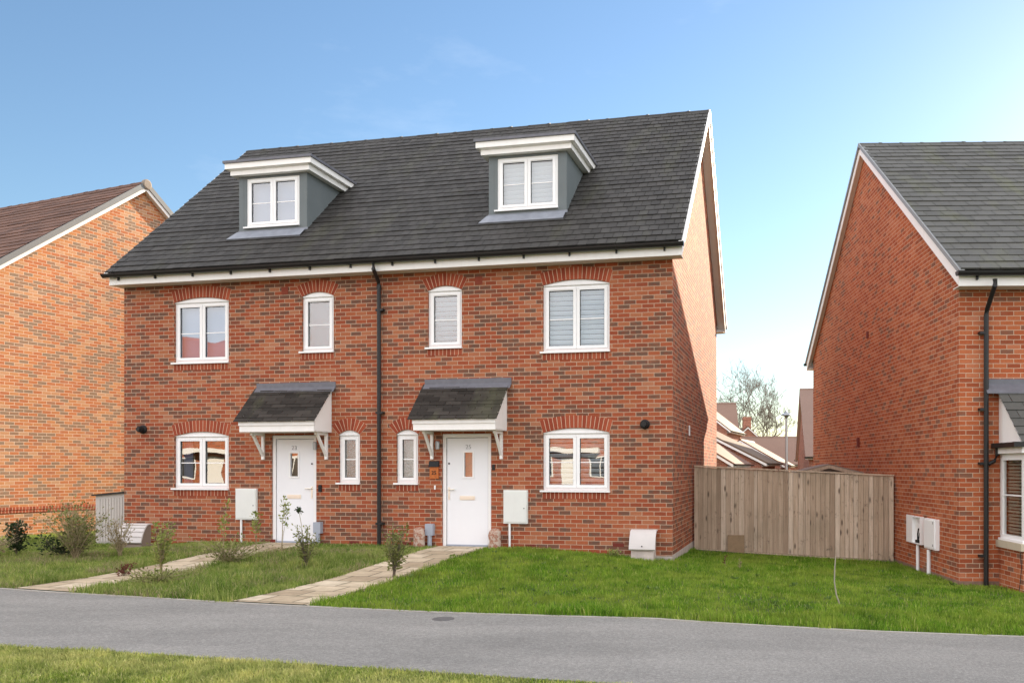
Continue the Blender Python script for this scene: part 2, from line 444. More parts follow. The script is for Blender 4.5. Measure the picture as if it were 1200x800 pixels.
def casement(parent, name, xc, z0, z1, w, y, lights=2, bar=True, glass_m='glass', fill=None, sill=True, head=None, fw=.055, trickle=(), mat='pvc'):
    """PVC window: outer frame with opening lights, panes, sill, arched head filler and what hangs behind"""
    f = MB()
    xa, xb = xc-w/2, xc+w/2
    f.box(xa, xb, y, y+.06, z1-fw, z1); f.box(xa, xb, y, y+.06, z0, z0+fw)
    f.box(xa, xa+fw, y, y+.06, z0+fw, z1-fw); f.box(xb-fw, xb, y, y+.06, z0+fw, z1-fw)
    g = MB()
    lw = (w-2*fw - (fw*.45 if lights == 2 else 0))/lights
    for i in range(lights):
        a = xa+fw + i*(lw+fw*.45); b = a+lw
        if i: f.box(a-fw*.45, a, y, y+.06, z0+fw, z1-fw)
        cw = .048; c0, c1 = z0+fw-.008, z1-fw+.008; e = .008
        f.box(a-e, b+e, y-.014, y+.05, c1-cw, c1); f.box(a-e, b+e, y-.014, y+.05, c0, c0+cw)
        f.box(a-e, a+cw, y-.014, y+.05, c0+cw, c1-cw); f.box(b-cw, b+e, y-.014, y+.05, c0+cw, c1-cw)
        zm = c0+(c1-c0)*.485
        if bar: f.box(a+cw, b-cw, y+.012, y+.03, zm-.009, zm+.009)
        g.face([(a+cw, y+.02, c0+cw), (b-cw, y+.02, c0+cw), (b-cw, y+.02, c1-cw), (a+cw, y+.02, c1-cw)], (0, -1, 0))
        # dark glazing gasket
        f.mi = 1
        for (p, q, r0, r1) in ((a+cw, a+cw+.007, c0+cw, c1-cw), (b-cw-.007, b-cw, c0+cw, c1-cw), (a+cw+.007, b-cw-.007, c0+cw, c0+cw+.007), (a+cw+.007, b-cw-.007, c1-cw-.007, c1-cw)):
            f.box(p, q, y+.006, y+.018, r0, r1)
        f.mi = 0
        if i in trickle: f.box(a+.05, b-.05, y-.026, y-.014, c1-.034, c1-.012)
    o = f.build(name, [M[mat], M['black']], parent)
    g.build('pane', M[glass_m], o)
    if sill:
        s = MB(); s.box(xa-.045, xb+.01, -.05 if y >= 0 else y-.11, y+.02, z0-.032, z0-.001); s.build('window_sill', M[mat], o)
    if head:
        h = MB(); pts = [(xa, z1+.002), (xb, z1+.002)] + arc(xc, w, z1+.004, head-.002)
        h.prism(pts, 1, y-.02, y+.04); h.build('arched_head', M[mat], o)
        s2 = MB(); s2.box(xa+.003, xb-.003, y-.032, y-.021, z1-.008, z1+.012); s2.build('drip_bar', M[mat], o)
    if fill:
        kind, mm = fill
        b = MB()
        if kind == 'slats':
            n = int((z1-z0-.1)/.086)
            for k in range(n):
                z = z0+.09+k*(z1-z0-.14)/n
                Mx = Matrix.Translation((xc, y+.095, z)) @ Matrix.Rotation(R(-43), 4, 'X')
                b.box(-w/2+.04, w/2-.04, -.042, .042, -.003, .003, Mx)
            b.build('blind', M[mm], o)
        elif kind == 'cloth':
            b.face([(xa+.02, y+.14, z0+.02), (xb-.02, y+.14, z0+.02), (xb-.02, y+.14, z1-.02), (xa+.02, y+.14, z1-.02)], (0, -1, 0))
            b.build('blind', M[mm], o)  # upper-left and dormer sheets only carry reflected sky colour, no blind hangs there
        elif kind == 'drapes':
            for sx in (-1, 1):
                b = MB(); m = 24
                for k in range(m):
                    u0, u1 = k/m, (k+1)/m
                    X = lambda u: xc + sx*(w/2-.02 - u*w*.16)
                    Y = lambda u: y+.2+.03*math.sin(u*26)
                    b.face([(X(u0), Y(u0), z0+.02), (X(u1), Y(u1), z0+.02), (X(u1), Y(u1), z1-.02), (X(u0), Y(u0), z1-.02)], (0, -1, 0))
                b.build('curtain', M[mm], o)
    return o

def brick_arch(root, xc, w, zspring, rise, thick=.222, proud=.006, splay=.10):
    """fan of rubbed bricks over an opening"""
    a = MB(); n = 40
    r = (w*w/4+rise*rise)/(2*rise); cz = zspring+rise-r
    al = math.asin(w/2/r)+.0
    tot = 2*al*(r+thick/2)
    nb = max(5, round(tot/.075)); sc = nb*.072/tot
    def P(t, k, y):
        # ends are cut square to the fan, the crown stays a segment
        rr = r+.003+k*thick
        return (xc+rr*math.sin(t), y, cz+rr*math.cos(t))
    for i in range(n):
        t0, t1 = -al+2*al*i/n, -al+2*al*(i+1)/n
        u0, u1 = (t0+al)*(r+thick/2)*sc, (t1+al)*(r+thick/2)*sc
        a.face([P(t0, 0, -proud), P(t1, 0, -proud), P(t1, 1, -proud), P(t0, 1, -proud)], (0, -1, 0), [(u0, .02), (u1, .02), (u1, .24), (u0, .24)])
        a.face([P(t0, 1, -proud), P(t1, 1, -proud), P(t1, 1, .02), P(t0, 1, .02)], (0, 0, 1))
        a.face([P(t0, 0, -proud), P(t1, 0, -proud), P(t1, 0, .02), P(t0, 0, .02)], (0, 0, -1))
    for t in (-al, al):
        a.face([P(t, 0, -proud), P(t, 1, -proud), P(t, 1, .02), P(t, 0, .02)], (math.copysign(1, t), 0, 0))
    a.build('brick_arch', M['brick_arch'], root)
def brick_sill(root, xc, w, z):
    s = MB(); n = round(w/.076); s.box(0, n*.076, -.008, .03, z-.150, z-.0335)
    o = s.build('brick_sill', M['brick_soldier'], root); o.location.x = xc-w/2

def text_mesh(parent, name, body, size, loc, mat, depth=.004):
    cu = bpy.data.curves.new(name, 'FONT'); cu.body = body; cu.size = size; cu.extrude = depth; cu.align_x = 'CENTER'; cu.resolution_u = 3
    tmp = bpy.data.objects.new('tmp', cu); C.objects.link(tmp)
    dg = bpy.context.evaluated_depsgraph_get()
    me = bpy.data.meshes.new_from_object(tmp.evaluated_get(dg)); bpy.data.objects.remove(tmp)
    me.materials.clear(); me.materials.append(mat)
    o = bpy.data.objects.new(name, me); C.objects.link(o); o.parent = parent
    o.rotation_euler = (R(90), 0, 0); o.location = loc
    return o

# ------------------------------------------------------------------ ground
A = R(12.5); ca, sa = math.cos(A), math.sin(A)
MAIN = (1.147, 15.0)
def to_main(X, Y):
    dx, dy = X-MAIN[0], Y-MAIN[1]
    return dx*ca - dy*sa, dx*sa + dy*ca
def from_main(u, v):
    return MAIN[0] + u*ca + v*sa, MAIN[1] - u*sa + v*ca
def sstep(a, b, x):
    t = np.clip((x-a)/(b-a), 0, 1); return t*t*(3-2*t)
def gh(X, Y):
    """height of the ground"""
    X = np.asarray(X, float); Y = np.asarray(Y, float)
    u = (X-MAIN[0])*ca - (Y-MAIN[1])*sa; v = (X-MAIN[0])*sa + (Y-MAIN[1])*ca
    z = -.28*np.clip((X-.5)/5.1, 0, 1)
    z = z + .13*sstep(-10.8, -8.6, u)*(1-sstep(-2.6, .2, u))*sstep(-4.5, -.5, v)*(1-sstep(0, 4, v))
    z = z - .9*sstep(22, 45, Y)
    return z
far_pts = [(-40, 24), (-26, 18.6), (-16, 14.4), (-10.5, 12.25), (-7.86, 11.29), (-7.08, 11.0), (-5.07, 10.35), (-4.35, 10.1), (-2.98, 9.72), (-1.63, 9.37), (.78, 8.98), (2.55, 8.97), (4.39, 9.15), (8, 9.75), (14, 11.2), (26, 15)]
near_pts = [(-42, 20), (-27, 14.9), (-17, 11.4), (-10.5, 9.2), (-8, 8.45), (-7, 8.15), (-5.37, 7.68), (-4.4, 7.5), (-3.0, 7.12), (-2.11, 6.90), (-.28, 6.43), (1.4, 6.02), (4.2, 5.75), (8.5, 6.3), (15, 8.2), (28, 12)]
def resample(pts, n):
    p = np.array(pts, float)
    d = np.r_[0, np.cumsum(np.hypot(*np.diff(p, axis=0).T))]
    # Catmull-style smoothing through cumulative distance
    t = np.linspace(0, d[-1], n)
    q = np.c_[np.interp(t, d, p[:, 0]), np.interp(t, d, p[:, 1])]
    for _ in range(6):
        q[1:-1] = .25*q[:-2]+.5*q[1:-1]+.25*q[2:]
    return q
def resample_k(pts, per=12):
    p = np.array(pts, float); out = []
    for i in range(len(p)-1):
        for k in range(per): out.append(p[i]+(p[i+1]-p[i])*k/per)
    out.append(p[-1]); q = np.array(out)
    for _ in range(14): q[1:-1] = .25*q[:-2]+.5*q[1:-1]+.25*q[2:]
    return q
FAR, NEAR = resample_k(far_pts), resample_k(near_pts)
def far_y(X): return np.interp(X, FAR[:, 0], FAR[:, 1])
def near_y(X): return np.interp(X, NEAR[:, 0], NEAR[:, 1])

def soil():
    t = NT('lawn soil')
    v = t.coord('Object')
    c = t.mix(t.noise(v, 1.3, 6, .65), (.045, .07, .018), (.10, .12, .035))
    c = t.mix(t.ramp(t.noise(v, 7, 5, .6), [(.5, (0, 0, 0)), (.75, (.7, .7, .7))]), c, (.09, .08, .04))
    t.bump(t.noise(v, 30, 5), .6, .02)
    return t.base(c, .95)
def tarmac():
    t = NT('tarmac')
    v = t.coord('Object')
    n = t.math('ADD', t.math('MULTIPLY', t.noise(v, 95, 4, .8), .5), t.math('MULTIPLY', t.noise(v, 38, 4, .8), .5))
    c = t.ramp(n, [(.36, (.10, .096, .089)), (.5, (.215, .207, .194)), (.64, (.40, .385, .36))])
    c = t.mix(.3, c, (.215, .207, .194))
    c = t.mix(.9, c, t.mix(1, c, t.ramp(t.noise(t.coord('Object', (.35, 1, 1)), 1.1, 6, .65), [(.3, (.80, .80, .80)), (.7, (1.16, 1.15, 1.14))]), 'MULTIPLY'))
    sp = t.ramp(t.noise(v, 90, 2), [(.68, (0, 0, 0)), (.74, (1, 1, 1))])
    c = t.mix(t.math('MULTIPLY', sp, .35), c, (.42, .41, .39))
    st = t.ramp(t.noise(v, 2.6, 7, .7), [(.62, (0, 0, 0)), (.76, (1, 1, 1))])
    c = t.mix(t.math('MULTIPLY', st, .22), c, (.10, .095, .09))
    t.bump(n, .5, .006); t.b.inputs['Specular IOR Level'].default_value = .1
    return t.base(c, .9)
M['soil'] = soil(); M['tarmac'] = tarmac()
def flags():
    t = NT('buff flagstones')
    uv = t.coord('UV')
    br = t.add('ShaderNodeTexBrick', offset=.5)
    br.inputs['Color1'].default_value = (0, 0, 0, 1); br.inputs['Color2'].default_value = (1, 1, 1, 1); br.inputs['Mortar'].default_value = (.5, .5, .5, 1)
    for k, q in (('Scale', 1), ('Mortar Size', .014), ('Mortar Smooth', .3), ('Brick Width', .45), ('Row Height', .45)): br.inputs[k].default_value = q
    t.link(uv, br.inputs['Vector'])
    c = t.ramp(br.outputs['Color'], [(0, (.34, .265, .18)), (.5, (.46, .37, .26)), (1, (.58, .49, .37))])
    c = t.mix(.8, c, t.mix(1, c, t.ramp(t.noise(uv, 4, 7, .7), [(.3, (.62, .60, .56)), (.7, (1.2, 1.2, 1.2))]), 'MULTIPLY'))
    c = t.mix(br.outputs['Fac'], c, (.13, .11, .07))
    c = t.mix(t.ramp(t.noise(uv, 1.6, 6, .7), [(.58, (0, 0, 0)), (.75, (.6, .6, .6))]), c, (.10, .11, .05))
    t.bump(t.math('SUBTRACT', t.noise(uv, 25, 4), br.outputs['Fac']), .4, .01)
    return t.base(c, .9)
M['flags'] = flags()
M['edging'] = plain('concrete edging', (.34, .32, .28), .9, .2, 8, .3)

def grid_ground():
    xs = np.r_[-900, -500, -250, -120, -70, np.arange(-45, -14, 1.5), np.arange(-14, 9, .3), np.arange(9, 40, 1.5), 60, 120, 250, 500, 900]
    ys = np.r_[-900, -400, -180, -90, np.arange(-50, 3, 2.0), np.arange(3, 20, .3), np.arange(20, 60, 1.5), 80, 130, 250, 500, 900]
    X, Y = np.meshgrid(xs, ys); Z = gh(X, Y)
    n, m = X.shape
    v = np.c_[X.ravel(), Y.ravel(), Z.ravel()]
    f = [(i*m+j, i*m+j+1, (i+1)*m+j+1, (i+1)*m+j) for i in range(n-1) for j in range(m-1)]
    me = bpy.data.meshes.new('ground'); me.from_pydata(v.tolist(), [], f); me.materials.append(M['soil'])
    o = bpy.data.objects.new('ground', me); C.objects.link(o); structure(o)
grid_ground()
def strip(name, E1, E2, mat, dz, nx=10, uvm=False):
    v = []; f = []; n = len(E1)
    nx += 2
    for i in range(n):
        for k in range(nx+1):
            p = E1[i]+(E2[i]-E1[i])*min(max(k-1, 0), nx-2)/(nx-2)
            v.append((p[0], p[1], float(gh(p[0], p[1]))+(dz if 0 < k < nx else -.06)))
    for i in range(n-1):
        for k in range(nx):
            a = i*(nx+1)+k; f.append((a, a+1, a+nx+2, a+nx+1))
    me = bpy.data.meshes.new(name); me.from_pydata(v, [], f); me.materials.append(mat)
    if me.polygons[nx//2].normal.z < 0: me.flip_normals()
    if uvm:
        uvl = me.uv_layers.new(name='UVMap')
        for l in me.loops:
            c = me.vertices[l.vertex_index].co; uvl.data[l.index].uv = to_main(c.x, c.y)
    o = bpy.data.objects.new(name, me); C.objects.link(o); structure(o); return o
strip('tarmac_path', NEAR, FAR, M['tarmac'], .012)
# concrete edging along the lawn side
tan_ = np.gradient(FAR, axis=0); nrm = np.c_[-tan_[:, 1], tan_[:, 0]]/np.hypot(tan_[:, 0], tan_[:, 1])[:, None]
strip('path_edging', FAR+nrm*.003, FAR+nrm*.055, M['edging'], .020, 1)
# two flagged front paths, square to the facade
def front_path(uc, w, splay):
    e1, e2 = [], []
    vv = np.linspace(-.02, -7, 36)
    for v in vv:
        sp = splay*max(0, (-v-4.2)/2)**2*.5
        p = from_main(uc-w/2-sp*.8, v); q = from_main(uc+w/2+sp*.2, v)
        if p[1] < far_y(p[0])+.06 or q[1] < far_y(q[0])+.06:
            p = (p[0], float(far_y(p[0]))+.05); q = (q[0], float(far_y(q[0]))+.05)
            e1.append(p); e2.append(q); break
        e1.append(p); e2.append(q)
    strip('front_path', np.array(e1), np.array(e2), M['flags'], .03, 6, True)
front_path(-3.80, .92, .25); front_path(-7.26, .92, .25)

# ------------------------------------------------------------------ the main pair of houses
D0 = 8.25; ZE, TAN, ZS = 5.41, .882, 5.165
H = thing('semi_detached_house', 'red brick pair of houses with dark slate roof, two grey dormers, two white doors', 'house', (MAIN[0], MAIN[1], 0), -A)
BIG = [(-1.715, 1.215), (-9.27, 1.215)]
SML_UP = [(-4.19, .66), (-6.755, .66)]; SML_LO = [(-4.93, .43), (-6.10, .43)]
DOORS = [-3.77, -7.26]
holes = []
for xc, w in BIG:
    holes += [opening(xc, w, 3.645, 4.82, .085), opening(xc, w, 1.185, 2.20, .085)]
for xc, w in SML_UP: holes.append(opening(xc, w, 3.785, 4.82, .085))
for xc, w in SML_LO: holes.append(opening(xc, w, 1.305, 2.20, .085))
for xc in DOORS: holes.append([(xc-.473, .10), (xc+.473, .10), (xc+.473, 2.205), (xc-.473, 2.205)])
house(H, -11.03, 0, D0, -.6, ZS, ZE, TAN, M['brick_main'], M['tile_main'], ov=.33, vo=(.055, .19), holes=holes, gauge=.205, tw=.17)
pl = MB(); pl.box(-11.035, .012, -.012, -.002, -.3, .06); pl.box(.002, .012, -.012, D0, -.5, .075)
pl.build('plinth', M['plinth'], H)
ceil = MB()
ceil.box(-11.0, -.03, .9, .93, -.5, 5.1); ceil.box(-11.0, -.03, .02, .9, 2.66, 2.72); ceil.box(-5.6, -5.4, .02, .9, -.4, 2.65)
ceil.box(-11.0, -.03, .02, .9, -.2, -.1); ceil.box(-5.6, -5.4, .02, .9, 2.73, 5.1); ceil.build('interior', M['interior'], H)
for i, (xc, w) in enumerate(BIG):
    casement(H, 'window', xc, 3.645, 4.82, w, .045, 2, glass_m='glass_clear' if i == 0 else 'glass', fill=('slats', 'blind') if i == 0 else ('cloth', 'curtain'), head=.085, trickle=(0,) if i == 0 else (1,))
    casement(H, 'window', xc, 1.185, 2.20, w, .045, 2, fill=('slats', 'blind') if i == 0 else ('drapes', 'curtain'), head=.085, trickle=())
for i, (xc, w) in enumerate(SML_UP):
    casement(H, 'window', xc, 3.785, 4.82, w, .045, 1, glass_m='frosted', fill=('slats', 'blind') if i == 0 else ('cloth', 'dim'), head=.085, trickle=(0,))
for i, (xc, w) in enumerate(SML_LO):
    casement(H, 'window', xc, 1.305, 2.20, w, .045, 1, glass_m='frosted', fill=('cloth', 'pale_green') if i == 0 else ('cloth', 'tan_blind'), head=.085)
for xc, w in BIG:
    brick_arch(H, xc, w, 4.82, .085); brick_arch(H, xc, w, 2.20, .085); brick_sill(H, xc, w+.02, 3.645); brick_sill(H, xc, w+.02, 1.185)
for xc, w in SML_UP: brick_arch(H, xc, w, 4.82, .085); brick_sill(H, xc, w+.02, 3.785)
for xc, w in SML_LO: brick_arch(H, xc, w, 2.20, .085); brick_sill(H, xc, w+.02, 1.305)

def front_door(xc, hinge, number, pane_fill):
    d = MB(); y = .05; z0, z1 = .145, 2.15
    fr = MB()
    for sx in (-1, 1):
        a, b = sorted((xc+sx*.47, xc+sx*.405)); fr.box(a, b, y-.02, y+.07, .105, 2.20)
    fr.box(xc-.405, xc+.405, y-.02, y+.07, 2.135, 2.20)
    # slab with a hole for the vision panel
    px0, px1, pz0, pz1 = xc-.10, xc+.06, 1.42, 1.86
    if hinge > 0: px0, px1 = xc-.06, xc+.10
    pc = (px0+px1)/2
    d.poly([(xc-.395, y, z0), (xc+.395, y, z0), (xc+.395, y, z1-.025), (xc-.395, y, z1-.025)], [[(px0, y, pz0), (px1, y, pz0), (px1, y, pz1), (px0, y, pz1)]], (0, -1, 0))
    for q in (((px0, pz0), (px1, pz0)), ((px1, pz0), (px1, pz1)), ((px1, pz1), (px0, pz1)), ((px0, pz1), (px0, pz0))):
        n = (pc-(q[0][0]+q[1][0])/2, 0, 1.64-(q[0][1]+q[1][1])/2)
        d.face([(q[0][0], y, q[0][1]), (q[1][0], y, q[1][1]), (q[1][0], y+.04, q[1][1]), (q[0][0], y+.04, q[0][1])], n)
    o = d.build('front_door', M['door_white'], H)
    fr.build('door_frame', M['pvc'], o)
    g = MB(); g.face([(px0, y+.02, pz0), (px1, y+.02, pz0), (px1, y+.02, pz1), (px0, y+.02, pz1)], (0, -1, 0)); g.build('pane', M['glass'], o)
    t = MB(); e = .03
    t.box(px0-e, px1+e, y-.012, y-.001, pz1, pz1+e); t.box(px0-e, px1+e, y-.012, y-.001, pz0-e, pz0)
    t.box(px0-e, px0, y-.012, y-.001, pz0, pz1); t.box(px1, px1+e, y-.012, y-.001, pz0, pz1); t.build('pane_frame', M['pvc'], o)
    bl = MB()
    bl.face([(px0-.1, y+.1, pz0-.1), (px1+.1, y+.1, pz0-.1), (px1+.1, y+.1, pz1+.1), (px0-.1, y+.1, pz1+.1)], (0, -1, 0)); bl.build('hall_wall', M['cream' if pane_fill else 'tan_blind'], o)
    th = MB(); th.box(xc-.40, xc+.40, y-.05, y+.05, .10, .143); th.build('threshold', M['grey_metal'], o)
    lb = MB(); zz = 1.035; lx = xc if hinge > 0 else xc-.02
    lb.box(lx-.145, lx+.145, y-.010, y-.001, zz-.036, zz+.036); lb.box(lx-.125, lx+.125, y-.016, y-.0105, zz-.022, zz+.022); lb.build('letterbox', M['chrome'], o)
    hx = xc - hinge*.355
    h = MB(); h.box(hx-.016, hx+.016, y-.010, y-.001, 1.0, 1.23)
    h.tube([(hx, y-.005, 1.19), (hx, y-.045, 1.19), (hx+hinge*.12, y-.045, 1.19)], .011, 8)
    h.lathe([(.012, -.006), (.012, .0)], (hx, y-.012, 1.05), 10, 1); h.build('handle', M['chrome'], o)
    k = MB(); k.lathe([(.016, -.012), (.016, 0)], (hx, y-.001, 1.66), 12, 1); k.build('spyhole', M['black'], o)
    text_mesh(o, 'door_number', number, .115, (pc, y-.004, 1.925), M['digit'])
    dr = MB(); dr.box(xc-.39, xc+.39, y-.016, y-.002, .15, .185); dr.build('weather_bar', M['grey_plastic'], o)
front_door(DOORS[0], 1, '25', True)
front_door(DOORS[1], -1, '23', False)

def canopy(x0, x1):
    zt, zb, yf = 3.11, 2.455, -.66
    c = MB()
    tan = (zt-zb)/(-yf); L = math.hypot(zt-zb, yf)
    tiles(c, x0, x1, zb, tan, 2*(-yf)-0.0, 0, .10, .30, 0, .002, .008)
    o = c.build('door_canopy', M['felt'], H)
    for v in o.data.vertices: v.co.y += yf
    f = MB(); f.mi = 0
    a, b = x0+.07, x1-.05
    f.box(a, b, yf+.03, yf+.05, 2.36, zb-.012); f.box(a+.01, b-.01, yf+.05, yf+.07, 2.245, 2.36)
    f.box(a+.01, b-.01, yf+.07, -.003, 2.245, 2.26)
    f.build('canopy_fascia', M['white_paint'], o)
    for xx in (a+.006, b-.024):
        k = MB(); k.prism([(yf+.075, 2.262), (yf+.075, zb), (-.004, zt-.03), (-.004, 2.262)], 0, xx, xx+.018)
        k.build('canopy_cheek', M['white_paint'], o)
    l = MB(); l.prism([(-.10, zt-.105), (-.10, zt-.088), (-.014, zt), (-.014, 3.20), (-.002, 3.20), (-.002, zt-.02)], 0, x0+.03, x1+.03); l.build('flashing', M['lead'], o)
    for xx in (a+.085, b-.13):
        g = MB(); w = .05
        g.box(xx, xx+w, -.05, -.002, 1.74, 2.243); g.box(xx, xx+w, -.40, -.052, 2.19, 2.243)
        n = 8; pts = [(-.052, 1.82)]
        g.prism([(-.052, 1.80), (-.052, 1.87), (-.30, 2.188), (-.36, 2.188)], 0, xx+.004, xx+w-.004)
        g.build('gallows_bracket', M['white_paint'], o)
    li = MB(); lx = x0+.31 if x0 > -5.5 else x1-.36
    li.tube([(lx, -.02, 1.95), (lx, -.06, 1.95), (lx, -.06, 2.03)], .012, 8); li.lathe([(.035, -.10), (.04, .03), (.03, .05)], (lx, -.075, 2.02), 12); li.build('porch_lantern', M['grey_metal'], o)
canopy(-4.61, -2.94); canopy(-8.08, -6.41)

def dormer(xl, xr):
    d = .60; xc = (xl+xr)/2
    rz = lambda y: ZE+(y+.33)*TAN
    zt = 7.45; yb = (zt-ZE)/TAN-.33
    b = MB(); w, z0, z1 = 1.175, 6.40, 7.37
    b.poly([(xl, d, rz(d)-.1), (xr, d, rz(d)-.1), (xr, d, zt), (xl, d, zt)], [[(xc-w/2, d, z0), (xc+w/2, d, z0), (xc+w/2, d, z1), (xc-w/2, d, z1)]], (0, -1, 0))
    for (p, q, n) in (((xc-w/2, z0), (xc-w/2, z1), (1, 0, 0)), ((xc+w/2, z0), (xc+w/2, z1), (-1, 0, 0)), ((xc-w/2, z1), (xc+w/2, z1), (0, 0, -1)), ((xc-w/2, z0), (xc+w/2, z0), (0, 0, 1))):
        b.face([(p[0], d, p[1]), (q[0], d, q[1]), (q[0], d+.12, q[1]), (p[0], d+.12, p[1])], n)
    for x, n in ((xl, -1), (xr, 1)):
        b.poly([(x, d, rz(d)-.1), (x, d, zt), (x, yb+.1, zt)], [], (n, 0, 0))
    b.box(xl+.05, xr-.05, d+.5, d+.52, 6.3, zt-.02)
    o = b.build('dormer', M['dormer_grey'], H)
    # corner posts slightly proud, as on the real cladding
    for pa, pb in ((xr-.10, xr+.004), (xl-.004, xl+.10)):
        cb = MB(); cb.box(pa, pb, d-.004, d-.001, rz(d)-.05, zt-.002); cb.build('corner_post', M['dormer_grey'], o)
    casement(o, 'window', xc, z0, z1, w, d+.02, 2, glass_m='glass_clear' if xc > -5 else 'glass', fill=('slats', 'blind') if xc > -5 else ('cloth', 'sky_tint_sheet'), head=None, trickle=(0, 1), sill=False)
    s = MB(); s.box(xc-w/2-.05, xc+w/2+.01, d-.05, d+.03, z0-.03, z0-.002); s.build('window_sill', M['pvc'], o)
    # stepped cornice on three sides
    for (za, zb_, e) in ((zt-.035, zt+.075, .12), (zt+.077, zt+.185, .195)):
        c = MB()
        y1 = (zb_-ZE)/TAN-.33+.05
        c.box(xl-e, xr+e, d-e, d-e+.04, za, zb_)
        for x, q in ((xl-e, 1), (xr+e, -1)):
            a_, b_ = sorted((x, x+q*.04)); c.box(a_, b_, d-e+.041, y1, za, zb_)
        c.box(xl-e+.042, xr+e-.042, d-e+.042, y1-.05, za, za+.015)
        c.build('cornice', M['white_paint'], o)
    # sloping cyma between the steps
    c = MB(); e0, e1 = .12, .195
    c.prism([(d-e1+.001, zt+.078), (d-e0+.001, zt+.05), (d-e0+.02, zt+.05), (d-e0+.02, zt+.078)], 0, xl-e0, xr+e0); c.build('cornice_cove', M['white_paint'], o)
    f = MB(); yr = (zt+.25-ZE)/TAN-.33+.1
    f.box(xl-.225, xr+.225, d-.225, yr, zt+.187, zt+.235); f.build('flat_roof', M['lead'], o)
    l = MB(); y0 = d-.20
    nx = Vector((0, -TAN, 1)).normalized()
    def Q(x, y, h=.080): return Vector((x, y, rz(y)))+nx*h
    l.face([Q(xl-.12, y0), Q(xr+.0, y0), Q(xr+.0, d+.01), Q(xl-.03, d+.01)], (0, -1, 1))
    l.face([Q(xl-.12, y0), Q(xr, y0), Q(xr, y0, .045), Q(xl-.12, y0, .045)], (0, -1, 0))
    l.face([(xl-.02, d-.006, rz(d)+.01), (xr+.02, d-.006, rz(d)+.01), (xr+.02, d-.006, rz(d)+.10), (xl-.02, d-.006, rz(d)+.10)], (0, -1, 0))
    l.build('lead_apron', M['apron'], o)
dormer(-3.555, -2.05); dormer(-8.855, -7.35)

# rainwater pipe between the two front halves
dp = MB(); xx = -5.49
dp.tube([(xx+.085, -.40, 5.30), (xx+.085, -.40, 5.19), (xx+.035, -.11, 5.02), (xx+.03, -.075, 4.95), (xx+.03, -.07, -.1)], .037, 10)
for z in (4.5, 2.6, .55): dp.box(xx-.03, xx+.115, -.10, -.002, z-.02, z+.02)
dp.lathe([(.046, 0), (.046, .07)], (xx+.03, -.071, 4.88), 10); dp.build('downpipe', M['black_plastic'], H)
for x0, x1 in ((-3.046, -2.597), (-8.48, -8.03)):
    b = MB(); b.box(x0, x1, -.05, -.002, .585, 1.185); o = b.build('meter_box', M['meter_box'], H)
    d = MB(); d.box(x0+.02, x1-.02, -.062, -.051, .61, 1.16); d.build('meter_door', M['meter_box'], o)
    p = MB(); p.tube([(x0+.11, -.03, .584), (x0+.11, -.03, -.05)], .021, 8); p.build('conduit', M['pvc'], o)
    l = MB(); l.lathe([(.01, -.004), (.01, 0)], (x1-.06, -.0625, .86), 8, 1); l.build('lock', M['black'], o)
for x, z in ((-.477, 2.335), (-10.58, 2.343)):
    f = MB(); f.lathe([(.085, 0), (.085, -.03), (.065, -.05), (.06, -.13)], (x, -.002, z), 18, 1); o = f.build('boiler_flue', M['black'], H, None, True)
    k = MB(); k.lathe([(.04, 0), (.042, -.16), (.03, -.16)], (x, -.004, z), 14, 1); k.build('flue_tip', M['black_plastic'], o)
for x, z in ((-7.447, 4.955), (-3.534, 4.965)):
    a = MB(); a.box(x-.07, x+.07, -.012, -.002, z-.07, z+.07)
    for k in range(5): a.box(x-.055, x+.055, -.018, -.0125, z-.055+k*.025, z-.045+k*.025)
    a.build('air_brick', M['terracotta'], H)
for x in (-6.05+.05, -4.55, -2.55, -.95, -7.75, -5.85+.9):
    a = MB(); a.box(x-.1, x+.1, -.004, .0-.001, .155 if x not in (-.95,) else .205, .215 if x not in (-.95,) else .265); a.build('damp_vent', M['dark_red'], H)
# number plaque, bell and small wall fittings by the doors
p = MB(); p.box(-4.475, -4.305, -.028, -.002, 1.385, 1.60); o = p.build('number_plaque', M['orange_wood'], H)
q = MB(); q.prism([(-.06, 1.60), (-.028, 1.70), (-.002, 1.71), (-.002, 1.602)], 0, -4.485, -4.295); q.build('solar_cap', M['black'], o)
text_mesh(o, 'plaque_number', '25', .10, (-4.39, -.03, 1.46), M['black'])
b = MB(); b.box(-4.392, -4.366, -.02, -.002, 1.185, 1.26); b.build('doorbell', M['pvc'], H)
b = MB(); b.box(-3.275, -3.222, -.02, -.002, 1.54, 1.64); b.build('doorbell', M['black_plastic'], H)
b = MB(); b.lathe([(.012, -.03), (.034, -.03), (.034, 0)], (-6.70, -.002, 1.23), 10, 1); b.box(-6.73, -6.67, -.03, -.002, 1.13, 1.21); b.build('key_safe', M['black'], H)
for x in (-4.46, -6.72):
    b = MB(); b.box(x-.075, x+.075, -.10, -.002, .35, .56); b.tube([(x, -.06, .35), (x, -.06, -.1)], .042, 8); b.build('pipe_cover', M['grey_plastic'], H)
# tell-tale fittings on the gable
b = MB(); b.box(.002, .018, 2.27, 2.37, 2.22, 2.42); b.build('gable_vent', M['pvc'], H)

